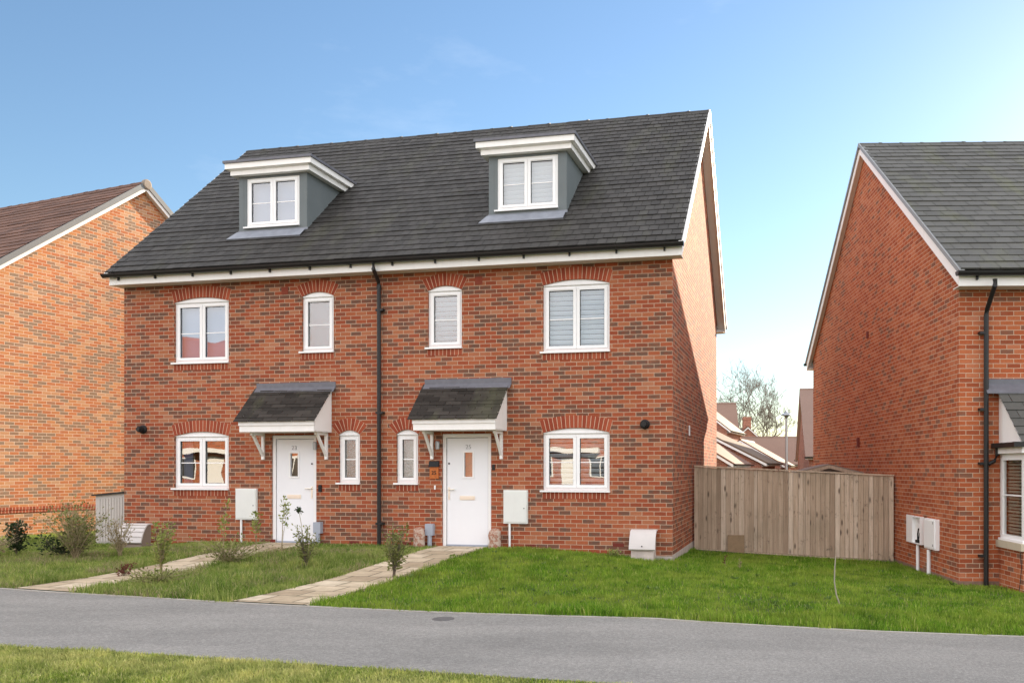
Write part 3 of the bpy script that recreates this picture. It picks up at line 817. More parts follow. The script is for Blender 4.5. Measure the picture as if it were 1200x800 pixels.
# ------------------------------------------------------------------ neighbouring houses
RH = (5.58, 13.75)
HR = thing('brick_house', 'orange red brick house with grey tiled roof and bay window, beside the timber fence', 'house', (RH[0], RH[1], 0), -R(1.7))
DR = 11.05; zeR = 4.64
tanR = (8.72-zeR)/(DR/2+.35)
house(HR, 0, 12, DR, -1.2, 4.385, zeR, tanR, M['brick_right'], M['tile_right'], ov=.35, vo=.10, gauge=.27, tw=.30, verge='grey_trim', holes=())
pl = MB(); pl.box(-.012, 12, -.014, -.002, -.5, -.205); pl.box(-.012, -.002, -.0135, DR, -.5, -.20); pl.build('plinth', M['plinth_brown'], HR)
dp = MB(); xx = .39
dp.tube([(xx-.02, -.46, 4.46), (xx-.02, -.46, 4.36), (xx, -.12, 4.06), (xx, -.085, 3.98), (xx, -.08, -.32)], .037, 10)
for z in (3.7, 1.65, 2.5, .2): dp.box(xx-.10, xx+.03, -.10, -.002, z-.02, z+.02)
dp.tube([(xx+.04, -.08, 1.64), (xx+.13, -.08, 1.69), (xx+.17, -.08, 1.78), (xx+.17, -.08, 1.93)], .03, 8); dp.build('downpipe', M['black_plastic'], HR)
# bay with lean-to roof
by = MB(); X0, X1, yf = .62, 3.6, -.85
for (a, b, z0, z1) in ((X0, X1, -.7, .345),):
    by.box(a, b, yf, -.002, z0, z1)
o = by.build('bay_window', M['brick_right'], HR)
s = MB(); s.box(X0-.05, X1+.05, yf-.05, -.003, .347, .455); s.build('stone_sill', M['stone'], o)
f = MB()
for y0, y1 in ((yf, yf+.08), (-.10, -.02)): f.box(X0+.015, X0+.075, y0, y1, .457, 1.80)
f.box(X0+.015, X0+.075, yf+.08, -.10, .457, .55); f.box(X0+.015, X0+.075, yf+.08, -.10, 1.70, 1.80)
f.box(X0-.015, X0+.08, yf-.02, -.004, .4565, .49)
f.box(X0+.03, X0+.05, yf+.08, -.10, 1.15, 1.172)
for k in range(5):
    xx2 = X0+.08+k*.55; f.box(xx2, xx2+.07, yf+.01, yf+.07, .457, 1.8)
f.box(X0+.08, X1, yf+.01, yf+.07, .49, .55); f.box(X0+.08, X1, yf+.01, yf+.07, 1.72, 1.8); f.build('window_frame', M['pvc'], o)
g = MB(); g.face([(X0+.045, yf+.07, .5), (X0+.045, -.10, .5), (X0+.045, -.10, 1.75), (X0+.045, yf+.07, 1.75)], (-1, 0, 0)); g.face([(X0+.08, yf+.04, .5), (X1, yf+.04, .5), (X1, yf+.04, 1.75), (X0+.08, yf+.04, 1.75)], (0, -1, 0)); g.build('pane', M['glass'], o)
bl = MB()
for k in range(24): bl.box(X0+.12, X0+.16, yf+.05, -.06, .52+k*.052, .525+k*.052+.028)
for k in range(24): bl.box(X0+.17, X1-.1, yf+.12, yf+.16, .52+k*.052, .525+k*.052+.028)
bl.build('blind', M['stone'], o)
t = MB(); t.box(X0-.06, X1+.06, yf-.10, -.003, 1.802, 1.90); t.build('bay_fascia', M['white_paint'], o)
g = MB(); g.box(X0-.20, X1, yf-.16, yf-.105, 1.89, 1.965); g.box(X0-.13, X0-.062, yf-.104, -.02, 1.89, 1.965); g.build('bay_gutter', M['black_plastic'], o)
k = MB(); k.prism([(yf-.02, 1.902), (-.004, 1.902), (-.004, 2.72)], 0, X0, X0+.05)
for i in range(5): pass
k.build('tile_hung_cheek', M['white_paint'], o)
rr = MB(); ztR = 2.86; tb = (ztR-1.95)/(-(yf-.12))
tiles(rr, X0-.07, X1+.05, 1.955, tb, 2*(-(yf-.12)), 0, .2, .3, 0)
ro = rr.build('bay_roof', M['tile_right'], o)
for v in ro.data.vertices: v.co.y += yf-.12
l = MB(); l.prism([(-.16, ztR-.12), (-.16, ztR-.10), (-.014, ztR+.04), (-.014, 2.98), (-.002, 2.98), (-.002, ztR-.03)], 0, X0-.24, X1); l.build('flashing', M['lead'], o)
# meter boxes on the gable: one hanging open
b = MB(); y0, y1 = 1.64, 2.09; xf = -.075
b.box(-.02, -.002, y0, y1, .22, .71); b.box(xf, -.021, y0, y0+.02, .22, .71); b.box(xf, -.021, y1-.02, y1, .22, .71); b.box(xf, -.021, y0+.021, y1-.021, .22, .24); b.box(xf, -.021, y0+.021, y1-.021, .69, .71)
o = b.build('meter_box', M['pvc'], HR, 'white wall meter box with its door folded open')
d = MB(); d.box(-.05, -.03, y1+.005, y1+.40, .215, .715); dd = d.build('meter_door', M['pvc'], o)
w = MB(); w.tube([(-.03, 1.85, .5), (-.05, 1.84, .4), (-.03, 1.9, .33), (-.05, 1.86, .25)], .012, 6); w.tube([(-.03, 1.8, .42), (-.05, 1.78, .32), (-.04, 1.82, .24)], .010, 6); w.box(-.06, -.021, 1.76, 1.95, .225, .29); w.build('wiring', M['black'], o)
p = MB(); p.tube([(-.035, 1.88, .20), (-.035, 1.88, -.35)], .03, 8); p.build('conduit', M['pvc'], o)
b = MB(); b.box(-.065, -.002, .87, 1.44, .19, .71); o = b.build('meter_box', M['pvc'], HR, 'white wall meter box with its door shut')
d = MB(); d.box(-.08, -.066, .90, 1.41, .215, .685); d.build('meter_door', M['pvc'], o)
l = MB()
for z in (.27, .65): l.box(-.088, -.0805, .95, .97, z-.02, z+.02)
l.build('lock', M['grey_metal'], o)
p = MB(); p.tube([(-.035, 1.3, .17), (-.035, 1.3, -.33)], .034, 8); p.build('conduit', M['pvc'], o)
v = MB(); v.box(-.03, -.002, 5.24, 5.36, 4.42, 4.56); v.build('wall_vent', M['dark_red'], HR)
v = MB(); v.box(-.05, -.002, 6.0, 6.08, 2.06, 2.27); v.build('wall_lamp', M['dark_red'], HR)
c = MB(); c.tube([(.57, -.87, .33), (.59, -.87, .1), (.57, -.86, -.15), (.56, -.84, -.32)], .005, 6); c.build('cable', M['black'], HR)

LH = (-13.57, 19.5); yl = -1.5
HL = thing('brick_house', 'sunlit brown brick house with brown ridged tile roof and white bargeboard', 'house', (LH[0]+yl*math.sin(R(23.4)), LH[1]+yl*math.cos(R(23.4)), 0), -R(23.4))
DL = 10.2; zeL = 4.85; tanL = (9.02-zeL)/(DL/2+.35)
house(HL, -12, 0, DL, -.6, 4.7, zeL, tanL, M['brick_left'], M['tile_left'], ov=.35, vo=.12, gauge=.26, tw=.6, verge='grey_trim_dark')
sc_ = MB(); sc_.box(.002, .02, 0, DL, .56, .625); sc_.box(.002, .032, 0, DL, .626, .69); sc_.build('string_course', M['brick_soldier'], HL)
cp = MB(); zr = zeL+(DL/2+.35)*tanL
cp.lathe([(.13, 0), (.13, .07), (.10, .085)], (0, 0, 0), 16, 2)
o = cp.build('ridge_end_cap', M['clay_cap'], HL); o.rotation_euler = (0, R(90), 0); o.location = (.115, DL/2, zr-.045)

# ------------------------------------------------------------------ fence, shed, slab
def wood():
    t = NT('weathered fence board')
    geo = t.add('ShaderNodeNewGeometry')
    c = t.ramp(geo.outputs['Random Per Island'], [(0, (.36, .26, .185)), (.35, (.46, .345, .25)), (.7, (.54, .415, .31)), (1, (.63, .51, .40))])
    g = t.noise(t.coord('Object', (26, 26, 1.1)), 1.5, 6, .65)
    c = t.mix(.8, c, t.mix(1, c, t.ramp(g, [(.3, (.66, .63, .58)), (.7, (1.2, 1.2, 1.22))]), 'MULTIPLY'))
    # knots: short dark ovals
    kn = t.add('ShaderNodeTexVoronoi', i_Scale=1.0); t.link(t.coord('Object', (8.5, 8.5, 2.7)), kn.inputs['Vector'])
    k = t.ramp(kn.outputs['Distance'], [(.09, (1, 1, 1)), (.22, (0, 0, 0))])
    c = t.mix(t.math('MULTIPLY', k, .8), c, (.055, .035, .025))
    cl = t.math('MULTIPLY', t.ramp(t.noise(t.coord('Object', (9, 9, 6)), 2.2, 4, .7), [(.55, (0, 0, 0)), (.68, (1, 1, 1))]), t.ramp(t.noise(t.coord('Object', (.8, .8, 2.4)), 1.7, 3, .5), [(.50, (0, 0, 0)), (.62, (1, 1, 1))]))
    c = t.mix(t.math('MULTIPLY', cl, .75), c, (.085, .06, .045))
    s = t.ramp(t.noise(t.coord('Object'), 1.3, 5, .6), [(.45, (0, 0, 0)), (.75, (1, 1, 1))])
    c = t.mix(t.math('MULTIPLY', s, .35), c, (.17, .15, .10))
    t.bump(g, .4, .006)
    return t.base(c, .85)
M['fence'] = wood()
fa_, fb_ = Vector((1.80, 17.74)), Vector((5.655, 17.08))
fd = fb_-fa_; FL = fd.length
F = thing('timber_fence', 'weathered closeboard timber fence between the two brick gables', 'fence', (fa_.x, fa_.y, 0), math.atan2(fd.y, fd.x))
shear = -.185/FL
def sh(o):
    for v in o.data.vertices: v.co.z += v.co.x*shear
cuts = [0, 1.27, 2.21, FL]
for i in range(3):
    p = MB(); x = cuts[i]+.004
    while x < cuts[i+1]-.02:
        w = random.uniform(.082, .105); x1 = min(x+w, cuts[i+1]-.004)
        dz = random.uniform(-.008, .004)
        yy = random.uniform(-.006, .006)
        e = x1-.006
        p.prism([(x, -.004+yy), (e, -.022+yy), (e, -.002+yy), (x, -.001+yy)], 2, -.05, 1.60+dz)
        x = x1
    p.box(cuts[i]+.003, cuts[i+1]-.003, .008, .014, -.05, 1.595)
    sh(p.build('fence_panel', M['fence'], F))
g = MB(); g.box(.0, FL, -.018, .01, -.30, -.055); sh(g.build('gravel_board', M['fence'], F))
c = MB(); c.box(-.0, FL, -.045, .035, 1.605, 1.632); sh(c.build('capping_rail', M['fence'], F))
for x in (.05, 1.27, 2.21, FL-.09):
    q = MB(); q.box(x-.04, x+.04, .012, .09, -.6, 1.60); sh(q.build('fence_post', M['fence'], F))
sb = MB(); sb.box(-.165, .165, -.02, .02, 0, .40)
o = sb.build('leaning_slab', M['slab']); o.location = (2.62, 17.52, -.17); o.rotation_euler = (R(-8), 0, math.atan2(fd.y, fd.x)); tag(o, 'square brown board leaning against the foot of the timber fence', 'board')
SH = thing('garden_shed', 'small grey timber shed with pitched roof behind the fence', 'shed', (5.02, 19.6, -.3), R(-9))
s = MB(); s.prism([(-.75, -.3), (.75, -.3), (.75, 1.74), (0, 1.93), (-.75, 1.74)], 1, 0, 2.2); s.build('wall', M['shed_wood'], SH)
r = MB()
for q in (-1, 1): r.prism([(0, 1.945), (q*.92, 1.715), (q*.92, 1.74), (0, 1.97)], 1, -.12, 2.3)
r.build('roof', M['shed_wood'], SH)
for q in (-1, 1):
    r = MB(); r.prism([(0, 1.87), (q*.92, 1.635), (q*.92, 1.713), (0, 1.943)], 1, -.14, -.115); r.build('bargeboard', M['fence'], SH)

# bin store beside the left gable end of the pair
bx, by_ = from_main(-11.70, .45)
ST = thing('storage_unit', 'tall pale grey garden storage cupboard beside the brick corner', 'storage unit', (bx, by_, 0), -A)
s = MB()
s.prism([(-.42, -.1), (.55, -.1), (.55, 1.09), (-.42, 1.0)], 1, 0, .7)
s.build('body', M['store_grey'], ST)
d = MB(); x = -.36
while x < .5:
    d.box(x, x+.055, -.014, -.001, .06, .93+(x+.42)*.09); x += .068
d.build('ribbed_door', M['store_grey'], ST)
l = MB(); l.prism([(-.47, 1.0), (.6, 1.095), (.6, 1.125), (-.47, 1.03)], 1, -.06, .76); l.build('lid', M['black_plastic'], ST)

def ground_box(u, v, w, lid, base_m, lab, ribs, z=0.0, h=.46):
    X, Y = from_main(u, v)
    B = thing('gas_meter_box', lab, 'meter box', (X, Y, z), -A)
    b = MB(); b.prism([(-.30, -.15), (.0, -.15), (.0, h-.03), (-.16, h-.03), (-.25, .22), (-.25, .12)], 0, -w/2+.03, w/2-.03); b.build('base', base_m, B)
    # lid: a curved apron over the front
    pr = [(-.002, h)]; n = 10
    for k in range(n+1):
        t = k/n; pr.append((-.10-.16*t**1.0-.05*math.sin(t*math.pi/2), h-(h-.15)*t**1.7))
    out = pr + [(p[0]+.02, p[1]-.02) for p in reversed(pr)]
    l = MB(); l.prism(out, 0, -w/2, w/2)
    o = l.build('lid', lid, B)
    if ribs:
        rb = MB()
        for k in (3, 5, 7, 9):
            y, zz = pr[k]; rb.box(-w/2+.01, w/2-.01, y-.012, y-.001, zz-.006, zz+.008)
        rb.build('lid_ribs', lid, B)
    k = MB(); k.lathe([(.012, -.01), (.012, 0)], (0, pr[-2][0]-.006, .20), 8, 1); k.build('lock', M['black'], B)
ground_box(-.475, -.04, .45, M['buff_box'], M['plinth'], 'plain buff plastic meter box at the foot of the wall near the fence', False, .05, .47)
ground_box(-10.45, -.25, .56, M['buff_box'], M['brown_box'], 'pale ridged plastic meter box on a brown base by the storage cupboard', True, 0, .50)

def mottled():
    t = NT('mottled painted stone')
    v = t.coord('Object')
    c = t.ramp(t.noise(v, 14, 5, .6), [(.36, (.50, .40, .33)), (.48, (.46, .35, .28)), (.56, (.30, .11, .065)), (.68, (.44, .33, .25))])
    t.bump(t.noise(v, 30, 4), .6, .01)
    return t.base(c, .8)
M['mottled'] = mottled()
for u, lab, w in ((-4.62, 'mottled pink and white garden stone by the number plaque', .11), (-3.17, 'mottled cream garden stone standing between white door and meter box', .115)):
    X, Y = from_main(u, -.16)
    s = MB(); z0 = float(gh(X, Y))
    prof = [(w*.85, -.05), (w, .04), (w*.93, .14), (w, .24), (w*.92, .32), (w*.6, .365), (.005, .375)]
    s.lathe(prof, (0, 0, 0), 20); o = s.build('garden_stone', M['mottled'], None, None, True)
    for vv in o.data.vertices:
        vv.co.y *= .7; n = math.sin(vv.co.z*31+u)*.008; vv.co.x += n
    o.location = (X, Y, z0); o.rotation_euler = (0, 0, -A); tag(o, lab, 'garden stone', 'mottled stones flanking the door')
mh = MB(); mh.lathe([(.115, -.02), (.115, .003), (.105, .006), (.10, .003), (.092, .003), (.088, .006), (.07, .006), (.066, .003), (.005, .003)], (0, 0, 0), 28)
o = mh.build('drain_cover', plain('cast iron', (.10, .095, .092), .6, .3, 20), None, None, True); o.location = (-1.69, 9.05, float(gh(-1.69, 9.05))+.012); tag(o, 'small round iron drain cover set in the tarmac path', 'drain cover')

# ------------------------------------------------------------------ houses beyond and opposite
def far_house(name, lab, loc, rz, x0, x1, D, zb, zs, tan, brick, tile, wins=True, wall_wins=(), vo=.15):
    o = thing(name, lab, 'house', loc, rz)
    house(o, x0, x1, D, zb, zs, zs+.17, tan, brick, tile, ov=.3, vo=vo, gauge=.3, tw=.33, detail=False, rear_tiles=False, verge=None)
    for (xc, z0, z1, w) in wall_wins:
        f = MB(); f.box(xc-w/2, xc+w/2, -.04, -.002, z0, z1); p = f.build('window', M['pvc'], o)
        g = MB(); g.box(xc-w/2+.07, xc-.03, -.046, -.041, z0+.07, z1-.07); g.box(xc+.03, xc+w/2-.07, -.046, -.041, z0+.07, z1-.07); g.build('pane', M['black_plastic'], p)
    return o
# ridge runs away from us, lit slope falls to the right: rotate so that the gable faces the camera
def gable_to_us(lab, px_r, Y0, z_eave, half, depth, pitch, tile, zb=-1.5):
    """right eave starts at distance Y0; built in own frame: facade (eave side) faces +x' after a quarter turn"""
    X0 = (px_r-710)/1020*Y0
    return far_house('terraced_house', lab, (X0, Y0, 0), math.pi/2-R(18), 0, depth, half*2, zb, z_eave, math.tan(R(pitch)), M['brick_far'], tile)
gable_to_us('near low brick house with sunlit buff roof just above the fence top', 853, 38, 1.62, 3.2, 4.6, 31, M['tile_pale_red'])
gable_to_us('middle brick house with sunlit buff roof and white bargeboard beyond the fence', 893, 44, 1.68, 4.6, 5.3, 27, M['tile_pale'])
gable_to_us('sunlit buff roofed house stepped behind, next to the street lamp', 915, 56, 1.60, 2.6, 5.5, 30, M['tile_pale_red'])
gable_to_us('taller sunlit buff roofed house with white eaves beside the gable wall', 852, 60, 4.0, 4.4, 6, 38, M['tile_pale'])
far_house('terraced_house', 'brown roofed house with tall ridge at the back, left of the bare tree', (10.6, 70, 0), -A*.3, -9, 0, 7, -1.5, 3.45, math.tan(R(42)), M['brick_far'], M['tile_far'])
far_house('terraced_house', 'long brown roofed house behind the street lamp', (18.6, 74, 0), 0, -6.4, 0.2, 6, -1.5, 1.75, math.tan(R(36)), M['brick_far'], M['tile_far'])
ch = far_house('terraced_house', 'gabled far house with a brick chimney in front of the bare tree', (17.8, 92, 0), math.pi/2, 0, 9, 5.6, -1.5, 3.0, math.tan(R(42)), M['brick_far'], M['tile_pale'])
c = MB(); c.box(.3, 1.2, 2.4, 3.2, 5.0, 7.0); c.box(.25, 1.25, 2.35, 3.25, 6.7, 6.85); c.build('chimney', M['brick_far'], ch)
far_house('terraced_house', 'tall pale brick gabled house half hidden behind the orange brick gable', (10.15, 43.5, 0), -R(10.5), 0, 9, 16, -1.5, 2.0, math.tan(R(26)), M['brick_far'], M['tile_far'])
def opposite(lab, loc, rz, w, D, pitch=38):
    ww = []
    for x in (-w/2+1.6, -w/2+4.0, w/2-4.0, w/2-1.6): ww += [(x, 1.0, 2.2, 1.2), (x, 3.5, 4.7, 1.2)]
    o = far_house('brick_house', lab, loc, rz, -w/2, w/2, D, -.6, 5.1, math.tan(R(pitch)), M['brick_right'], M['tile_red'], wall_wins=ww)
    c = MB(); c.box(-1.4, 1.4, -.9, -.003, 2.35, 2.6); c.box(-.5, .5, -.05, -.003, .1, 2.15); c.build('porch', M['white_paint'], o)
opposite('sunlit brick house across the path, mirrored in the lower window beside the fence end', (-13.5, -9.5, 0), math.pi-R(20), 11, 8.0, 27)
opposite('sunlit brick house across the path, mirrored in the lower window nearest the storage cupboard', (-31.5, -3.5, 0), math.pi-R(48), 11, 8.5)

# street lamp
lp = thing('street_lamp', 'slim grey street lamp with small lantern rising behind the fence', 'street lamp', (211.5/1020*40, 40, -1))
s = MB(); s.tube([(0, 0, 0), (0, 0, 4.85)], .075, 10, .055); s.build('post', M['grey_metal'], lp)
s = MB(); s.lathe([(.05, 4.85), (.10, 4.95), (.25, 5.0), (.22, 5.05), (.06, 5.12), (.02, 5.22)], (0, 0, 0), 14); s.build('lantern', M['grey_metal'], lp)

# ------------------------------------------------------------------ vegetation
def leaf_mat(name, c0, c1, rough=.6, trans=.25):
    t = NT(name)
    geo = t.add('ShaderNodeNewGeometry')
    c = t.ramp(geo.outputs['Random Per Island'], [(0, c0), (1, c1)])
    t.b.inputs['Specular IOR Level'].default_value = .12
    t.base(c, rough)
    tl = t.add('ShaderNodeBsdfTranslucent'); t.link(c, tl.inputs[0])
    mx = t.add('ShaderNodeMixShader'); mx.inputs[0].default_value = trans
    t.link(t.b.outputs[0], mx.inputs[1]); t.link(tl.outputs[0], mx.inputs[2]); t.link(mx.outputs[0], t.out.inputs[0])
    return t.m
M['bark'] = plain('bark', (.13, .10, .075), .9, .3, 12)
M['pale_bark'] = plain('pale bark', (.32, .29, .22), .8, .15, 12)
M['dry'] = leaf_mat('dry stalks', (.20, .155, .085), (.45, .37, .22))
M['leaf_olive'] = leaf_mat('olive leaves', (.11, .13, .035), (.27, .28, .10))
M['leaf_dark'] = leaf_mat('dark evergreen leaves', (.018, .032, .014), (.06, .085, .036))
M['leaf_fresh'] = leaf_mat('fresh leaves', (.15, .20, .045), (.34, .36, .11))
M['leaf_weed'] = leaf_mat('weed leaves', (.07, .13, .03), (.17, .24, .06))
M['leaf_red'] = leaf_mat('russet leaves', (.09, .03, .02), (.17, .07, .05))

def rv(s=1):
    v = Vector(rng.normal(size=3)); return v.normalized()*s
def leaves(mb, c, size, d):
    d = Vector(d).normalized(); s = d.cross(rv()).normalized(); n = s.cross(d)
    L = size*random.uniform(.7, 1.3); w = L*.28
    mb.face([c, c+d*L*.5+s*w+n*w*.25, c+d*L, c+d*L*.5-s*w+n*w*.25])
def shrub(lab, x, y, h, wd, nst, nleaf, size, lm, cat='shrub', name='shrub', stem_m='bark', base=.25, droop=.2, group=None, r=.006, top_bias=0.0):
    z = float(gh(x, y))
    o = thing(name, lab, cat, (x, y, z), random.uniform(0, 6), group)
    st = MB(); lf = MB()
    for k in range(nst):
        a = random.uniform(0, 6.283); lean = random.uniform(.1, 1)*wd*.5
        hh = h*random.uniform(.6, 1.0) if k else h
        p = [Vector((random.uniform(-.03, .03), random.uniform(-.03, .03), -.03))]
        for i in range(1, 6):
            t = i/5; j = .03*h
            p.append(Vector((math.cos(a)*lean*t**1.4+random.uniform(-j, j)*t, math.sin(a)*lean*t**1.4+random.uniform(-j, j)*t, hh*t)))
        st.tube(p, r, 5, r*.35)
        for i in range(nleaf):
            t = base+(1-base)*random.random()**(1-top_bias*.6); q = t*5; i0 = min(int(q), 4); c = p[i0].lerp(p[i0+1], q-i0)
            side = rv(); side.z = abs(side.z)*.8-droop
            tw = random.uniform(.0, .10)*wd*2.2*(1.15-abs(t-.55))
            c2 = c+side*tw
            if tw > .05 and random.random() < .35: st.tube([c, c2], r*.35, 3, r*.2, False)
            leaves(lf, c2, size, side+Vector((0, 0, .3)))
    st.build('stems', M[stem_m], o); lf.build('leaves', M[lm], o)
    return o
shrub('bushy olive shrub on the edge of the flagged path to the orange plaque', -2.98, 12.25, .74, .50, 16, 52, .045, 'leaf_olive')
shrub('leggy shrub with one tall bare shoot in front of the door numbered 23', -4.55, 13.2, .66, .50, 13, 36, .045, 'leaf_olive')
o = thing('plant_shoot', 'single tall bare stalk with a dark seed head in front of the white door', 'plant', (-4.62, 13.25, float(gh(-4.62, 13.25))))
s = MB(); s.tube([(0, 0, 0), (.02, 0, .4), (-.02, 0, .7), (-.06, .0, .92)], .007, 5, .004); s.build('stems', M['pale_bark'], o)
s = MB()
for k in range(26): leaves(s, Vector((-.06, 0, .9))+rv(.03), .06, rv())
s.build('leaves', M['leaf_dark'], o)
shrub('feathery yellowing weed beside the flagged path below the ridged meter box', -6.62, 12.95, .78, .50, 22, 26, .05, 'leaf_fresh', 'weed', 'weed', 'dry', .2)
shrub('dark evergreen shrub at the frame edge before the sunlit gable', -10.3, 15.2, .64, .50, 13, 60, .055, 'leaf_dark')
shrub('low dark leafy shrub sprawling in rough grass before the sunlit gable', -9.3, 14.9, .42, .85, 15, 38, .055, 'leaf_dark')
shrub('tall thicket of dry brown and green stalks near the storage cupboard', -8.75, 14.35, 1.0, 1.35, 70, 16, .045, 'leaf_olive', 'weed', 'weed', 'dry', .25)
shrub('dark leafed spray behind the dry stalk thicket', -9.0, 14.9, .72, .5, 8, 60, .055, 'leaf_dark')
shrub('dry brown grass clump under the evergreen at the frame edge', -10.3, 14.5, .50, 1.0, 55, 8, .05, 'dry', 'weed', 'weed', 'dry', .2)
shrub('small russet leaved plant beside the longer flagged path', -6.95, 12.55, .17, .30, 7, 16, .045, 'leaf_red', 'plant', 'plant')
for i, (x, y, h, lab) in enumerate(((-6.55, 14.9, .92, 'spindly yellow leafed stem, first left of the shut meter box pipe'), (-6.05, 15.05, .70, 'shorter green leafed stem between two spindly yellow ones'), (-5.55, 14.9, .98, 'spindly yellow leafed stem just before the meter box pipe'))):
    shrub(lab, x, y, h, .3, 3, 34, .055, 'leaf_fresh', 'plant', 'plant', 'dry', .45, top_bias=.5, group='spindly stems before the left front lawn', r=.005)
shrub('tangle of wiry weeds in the rough lawn between the two flagged paths', -5.9, 13.6, .42, 1.5, 46, 12, .045, 'leaf_olive', 'weed', 'weed', 'dry', .2)
sp = thing('sapling', 'thin bare curving sapling standing alone on the lawn before the fence', 'sapling', (2.95, 10.95, float(gh(2.95, 10.95))))
s = MB(); s.tube([(0, 0, -.02), (-.05, 0, .12), (-.075, 0, .28), (-.07, 0, .46), (-.06, 0, .60)], .010, 6, .007); s.build('stem', M['pale_bark'], sp)
for (x, y, lab) in ((2.0, 14.6, 'tiny rusty dock stalk on the lawn before the leaning brown board'), (2.2, 14.3, 'tiny pale dry stalk on the lawn before the leaning brown board')):
    shrub(lab, x, y, .20, .08, 2, 16, .03, 'leaf_red' if x < 2.1 else 'dry', 'weed', 'weed', 'dry', .3, r=.004)
shrub('dry stalks and seed heads between thicket and storage cupboard', -8.15, 14.6, .72, .6, 34, 8, .04, 'dry', 'weed', 'weed', 'dry', .3)
shrub('loose grey green weed patch on the rough lawn nearest the tarmac', -6.0, 11.6, .22, 1.1, 40, 10, .05, 'leaf_olive', 'weed', 'weed', 'dry', .1)
shrub('small pale leafed weed against the wall beside the plain buff meter box', *from_main(-.95, -.35), .12, .3, 7, 16, .045, 'leaf_fresh', 'weed', 'weed', 'dry', .2)

def bare_tree(lab, x, y, z, h):
    o = thing('bare_tree', lab, 'tree', (x, y, z))
    tr = MB(); tw = MB()
    def grow(p, d, L, r, lev):
        m = MB_sel(lev); pts = [p]; q = p.copy(); dd = d.copy()
        n = 4 if lev < 3 else 3
        for i in range(n):
            dd = (dd + rv(.13+.04*lev) + Vector((0, 0, .06))).normalized(); q = q+dd*L/n; pts.append(q.copy())
        m.tube(pts, r, 6 if lev < 2 else 3, r*.55, False)
        if lev >= 7: return
        k = 3 if lev in (0, 1) else random.choice((2, 3, 3))
        for i in range(k):
            b = pts[-1] if i == 0 else pts[random.randint(2, len(pts)-1)]
            nd = (dd + rv(.62 if lev else .55)).normalized(); nd.z = abs(nd.z)*.8+.12 if lev < 4 else nd.z+.1
            grow(b.copy(), nd.normalized(), L*random.uniform(.62, .84), max(.017, r*random.uniform(.52, .68)), lev+1)
    def MB_sel(lev): return tr if lev < 2 else tw
    for k in range(3):
        grow(Vector((k*.3-.3, 0, 0)), Vector((.22*(k-1), random.uniform(-.1, .1), 1)).normalized(), h*.30, .20, 0)
    tr.build('trunk', M['far_bark'], o); tw.build('branches', M['far_bark'], o)
M['far_bark'] = plain('hazed bark', (.17, .135, .11), .9, .2, 3)  # bark paled to put distance haze into its colour
bare_tree('wide bare winter tree rising behind the far roofs', 19.0, 112, -1.5, 14.6)

# --- grass: countless blades, one object per stretch of turf
def grass_mat(name, stops, dry, dfac):
    t = NT(name)
    geo = t.add('ShaderNodeNewGeometry')
    c = t.ramp(geo.outputs['Random Per Island'], stops)
    v = t.coord('Object')
    p = t.ramp(t.noise(v, .9, 6, .7), [(.40, (0, 0, 0)), (.64, (1, 1, 1))])
    c = t.mix(t.math('MULTIPLY', p, dfac), c, dry)
    q = t.ramp(t.noise(v, 3.2, 5, .7), [(.36, (.55, .62, .5)), (.52, (1, 1, 1)), (.68, (1.3, 1.22, 1.15))])
    c = t.mix(1, c, q, 'MULTIPLY')
    t.base(c, .6); t.b.inputs['Specular IOR Level'].default_value = .08
    tl = t.add('ShaderNodeBsdfTranslucent'); t.link(c, tl.inputs[0])
    mx = t.add('ShaderNodeMixShader'); mx.inputs[0].default_value = .3
    t.link(t.b.outputs[0], mx.inputs[1]); t.link(tl.outputs[0], mx.inputs[2]); t.link(mx.outputs[0], t.out.inputs[0])
    return t.m
M['grass_lush'] = grass_mat('lush lawn', [(0, (.06, .15, .012)), (.55, (.15, .30, .022)), (.9, (.25, .38, .045)), (1, (.52, .46, .19))], (.31, .37, .06), .75)
M['grass_rough'] = grass_mat('rough lawn', [(0, (.065, .145, .018)), (.5, (.17, .275, .040)), (.8, (.30, .36, .085)), (1, (.56, .49, .25))], (.36, .39, .12), .75)
M['grass_near'] = grass_mat('verge turf', [(0, (.12, .20, .025)), (.5, (.29, .38, .065)), (.8, (.46, .48, .12)), (1, (.64, .58, .30))], (.55, .52, .20), .85)
def vnoise(x, y, s, seed=0):
    """cheap smooth value noise"""
    x = np.asarray(x)*s+seed*13.7; y = np.asarray(y)*s+seed*7.1
    xi, yi = np.floor(x).astype(int), np.floor(y).astype(int); fx, fy = x-xi, y-yi
    fx, fy = fx*fx*(3-2*fx), fy*fy*(3-2*fy)
    h = lambda a, b: (np.sin(a*127.1+b*311.7+seed*17.3)*43758.5453) % 1.0
    return (h(xi, yi)*(1-fx)+h(xi+1, yi)*fx)*(1-fy)+(h(xi, yi+1)*(1-fx)+h(xi+1, yi+1)*fx)*fy
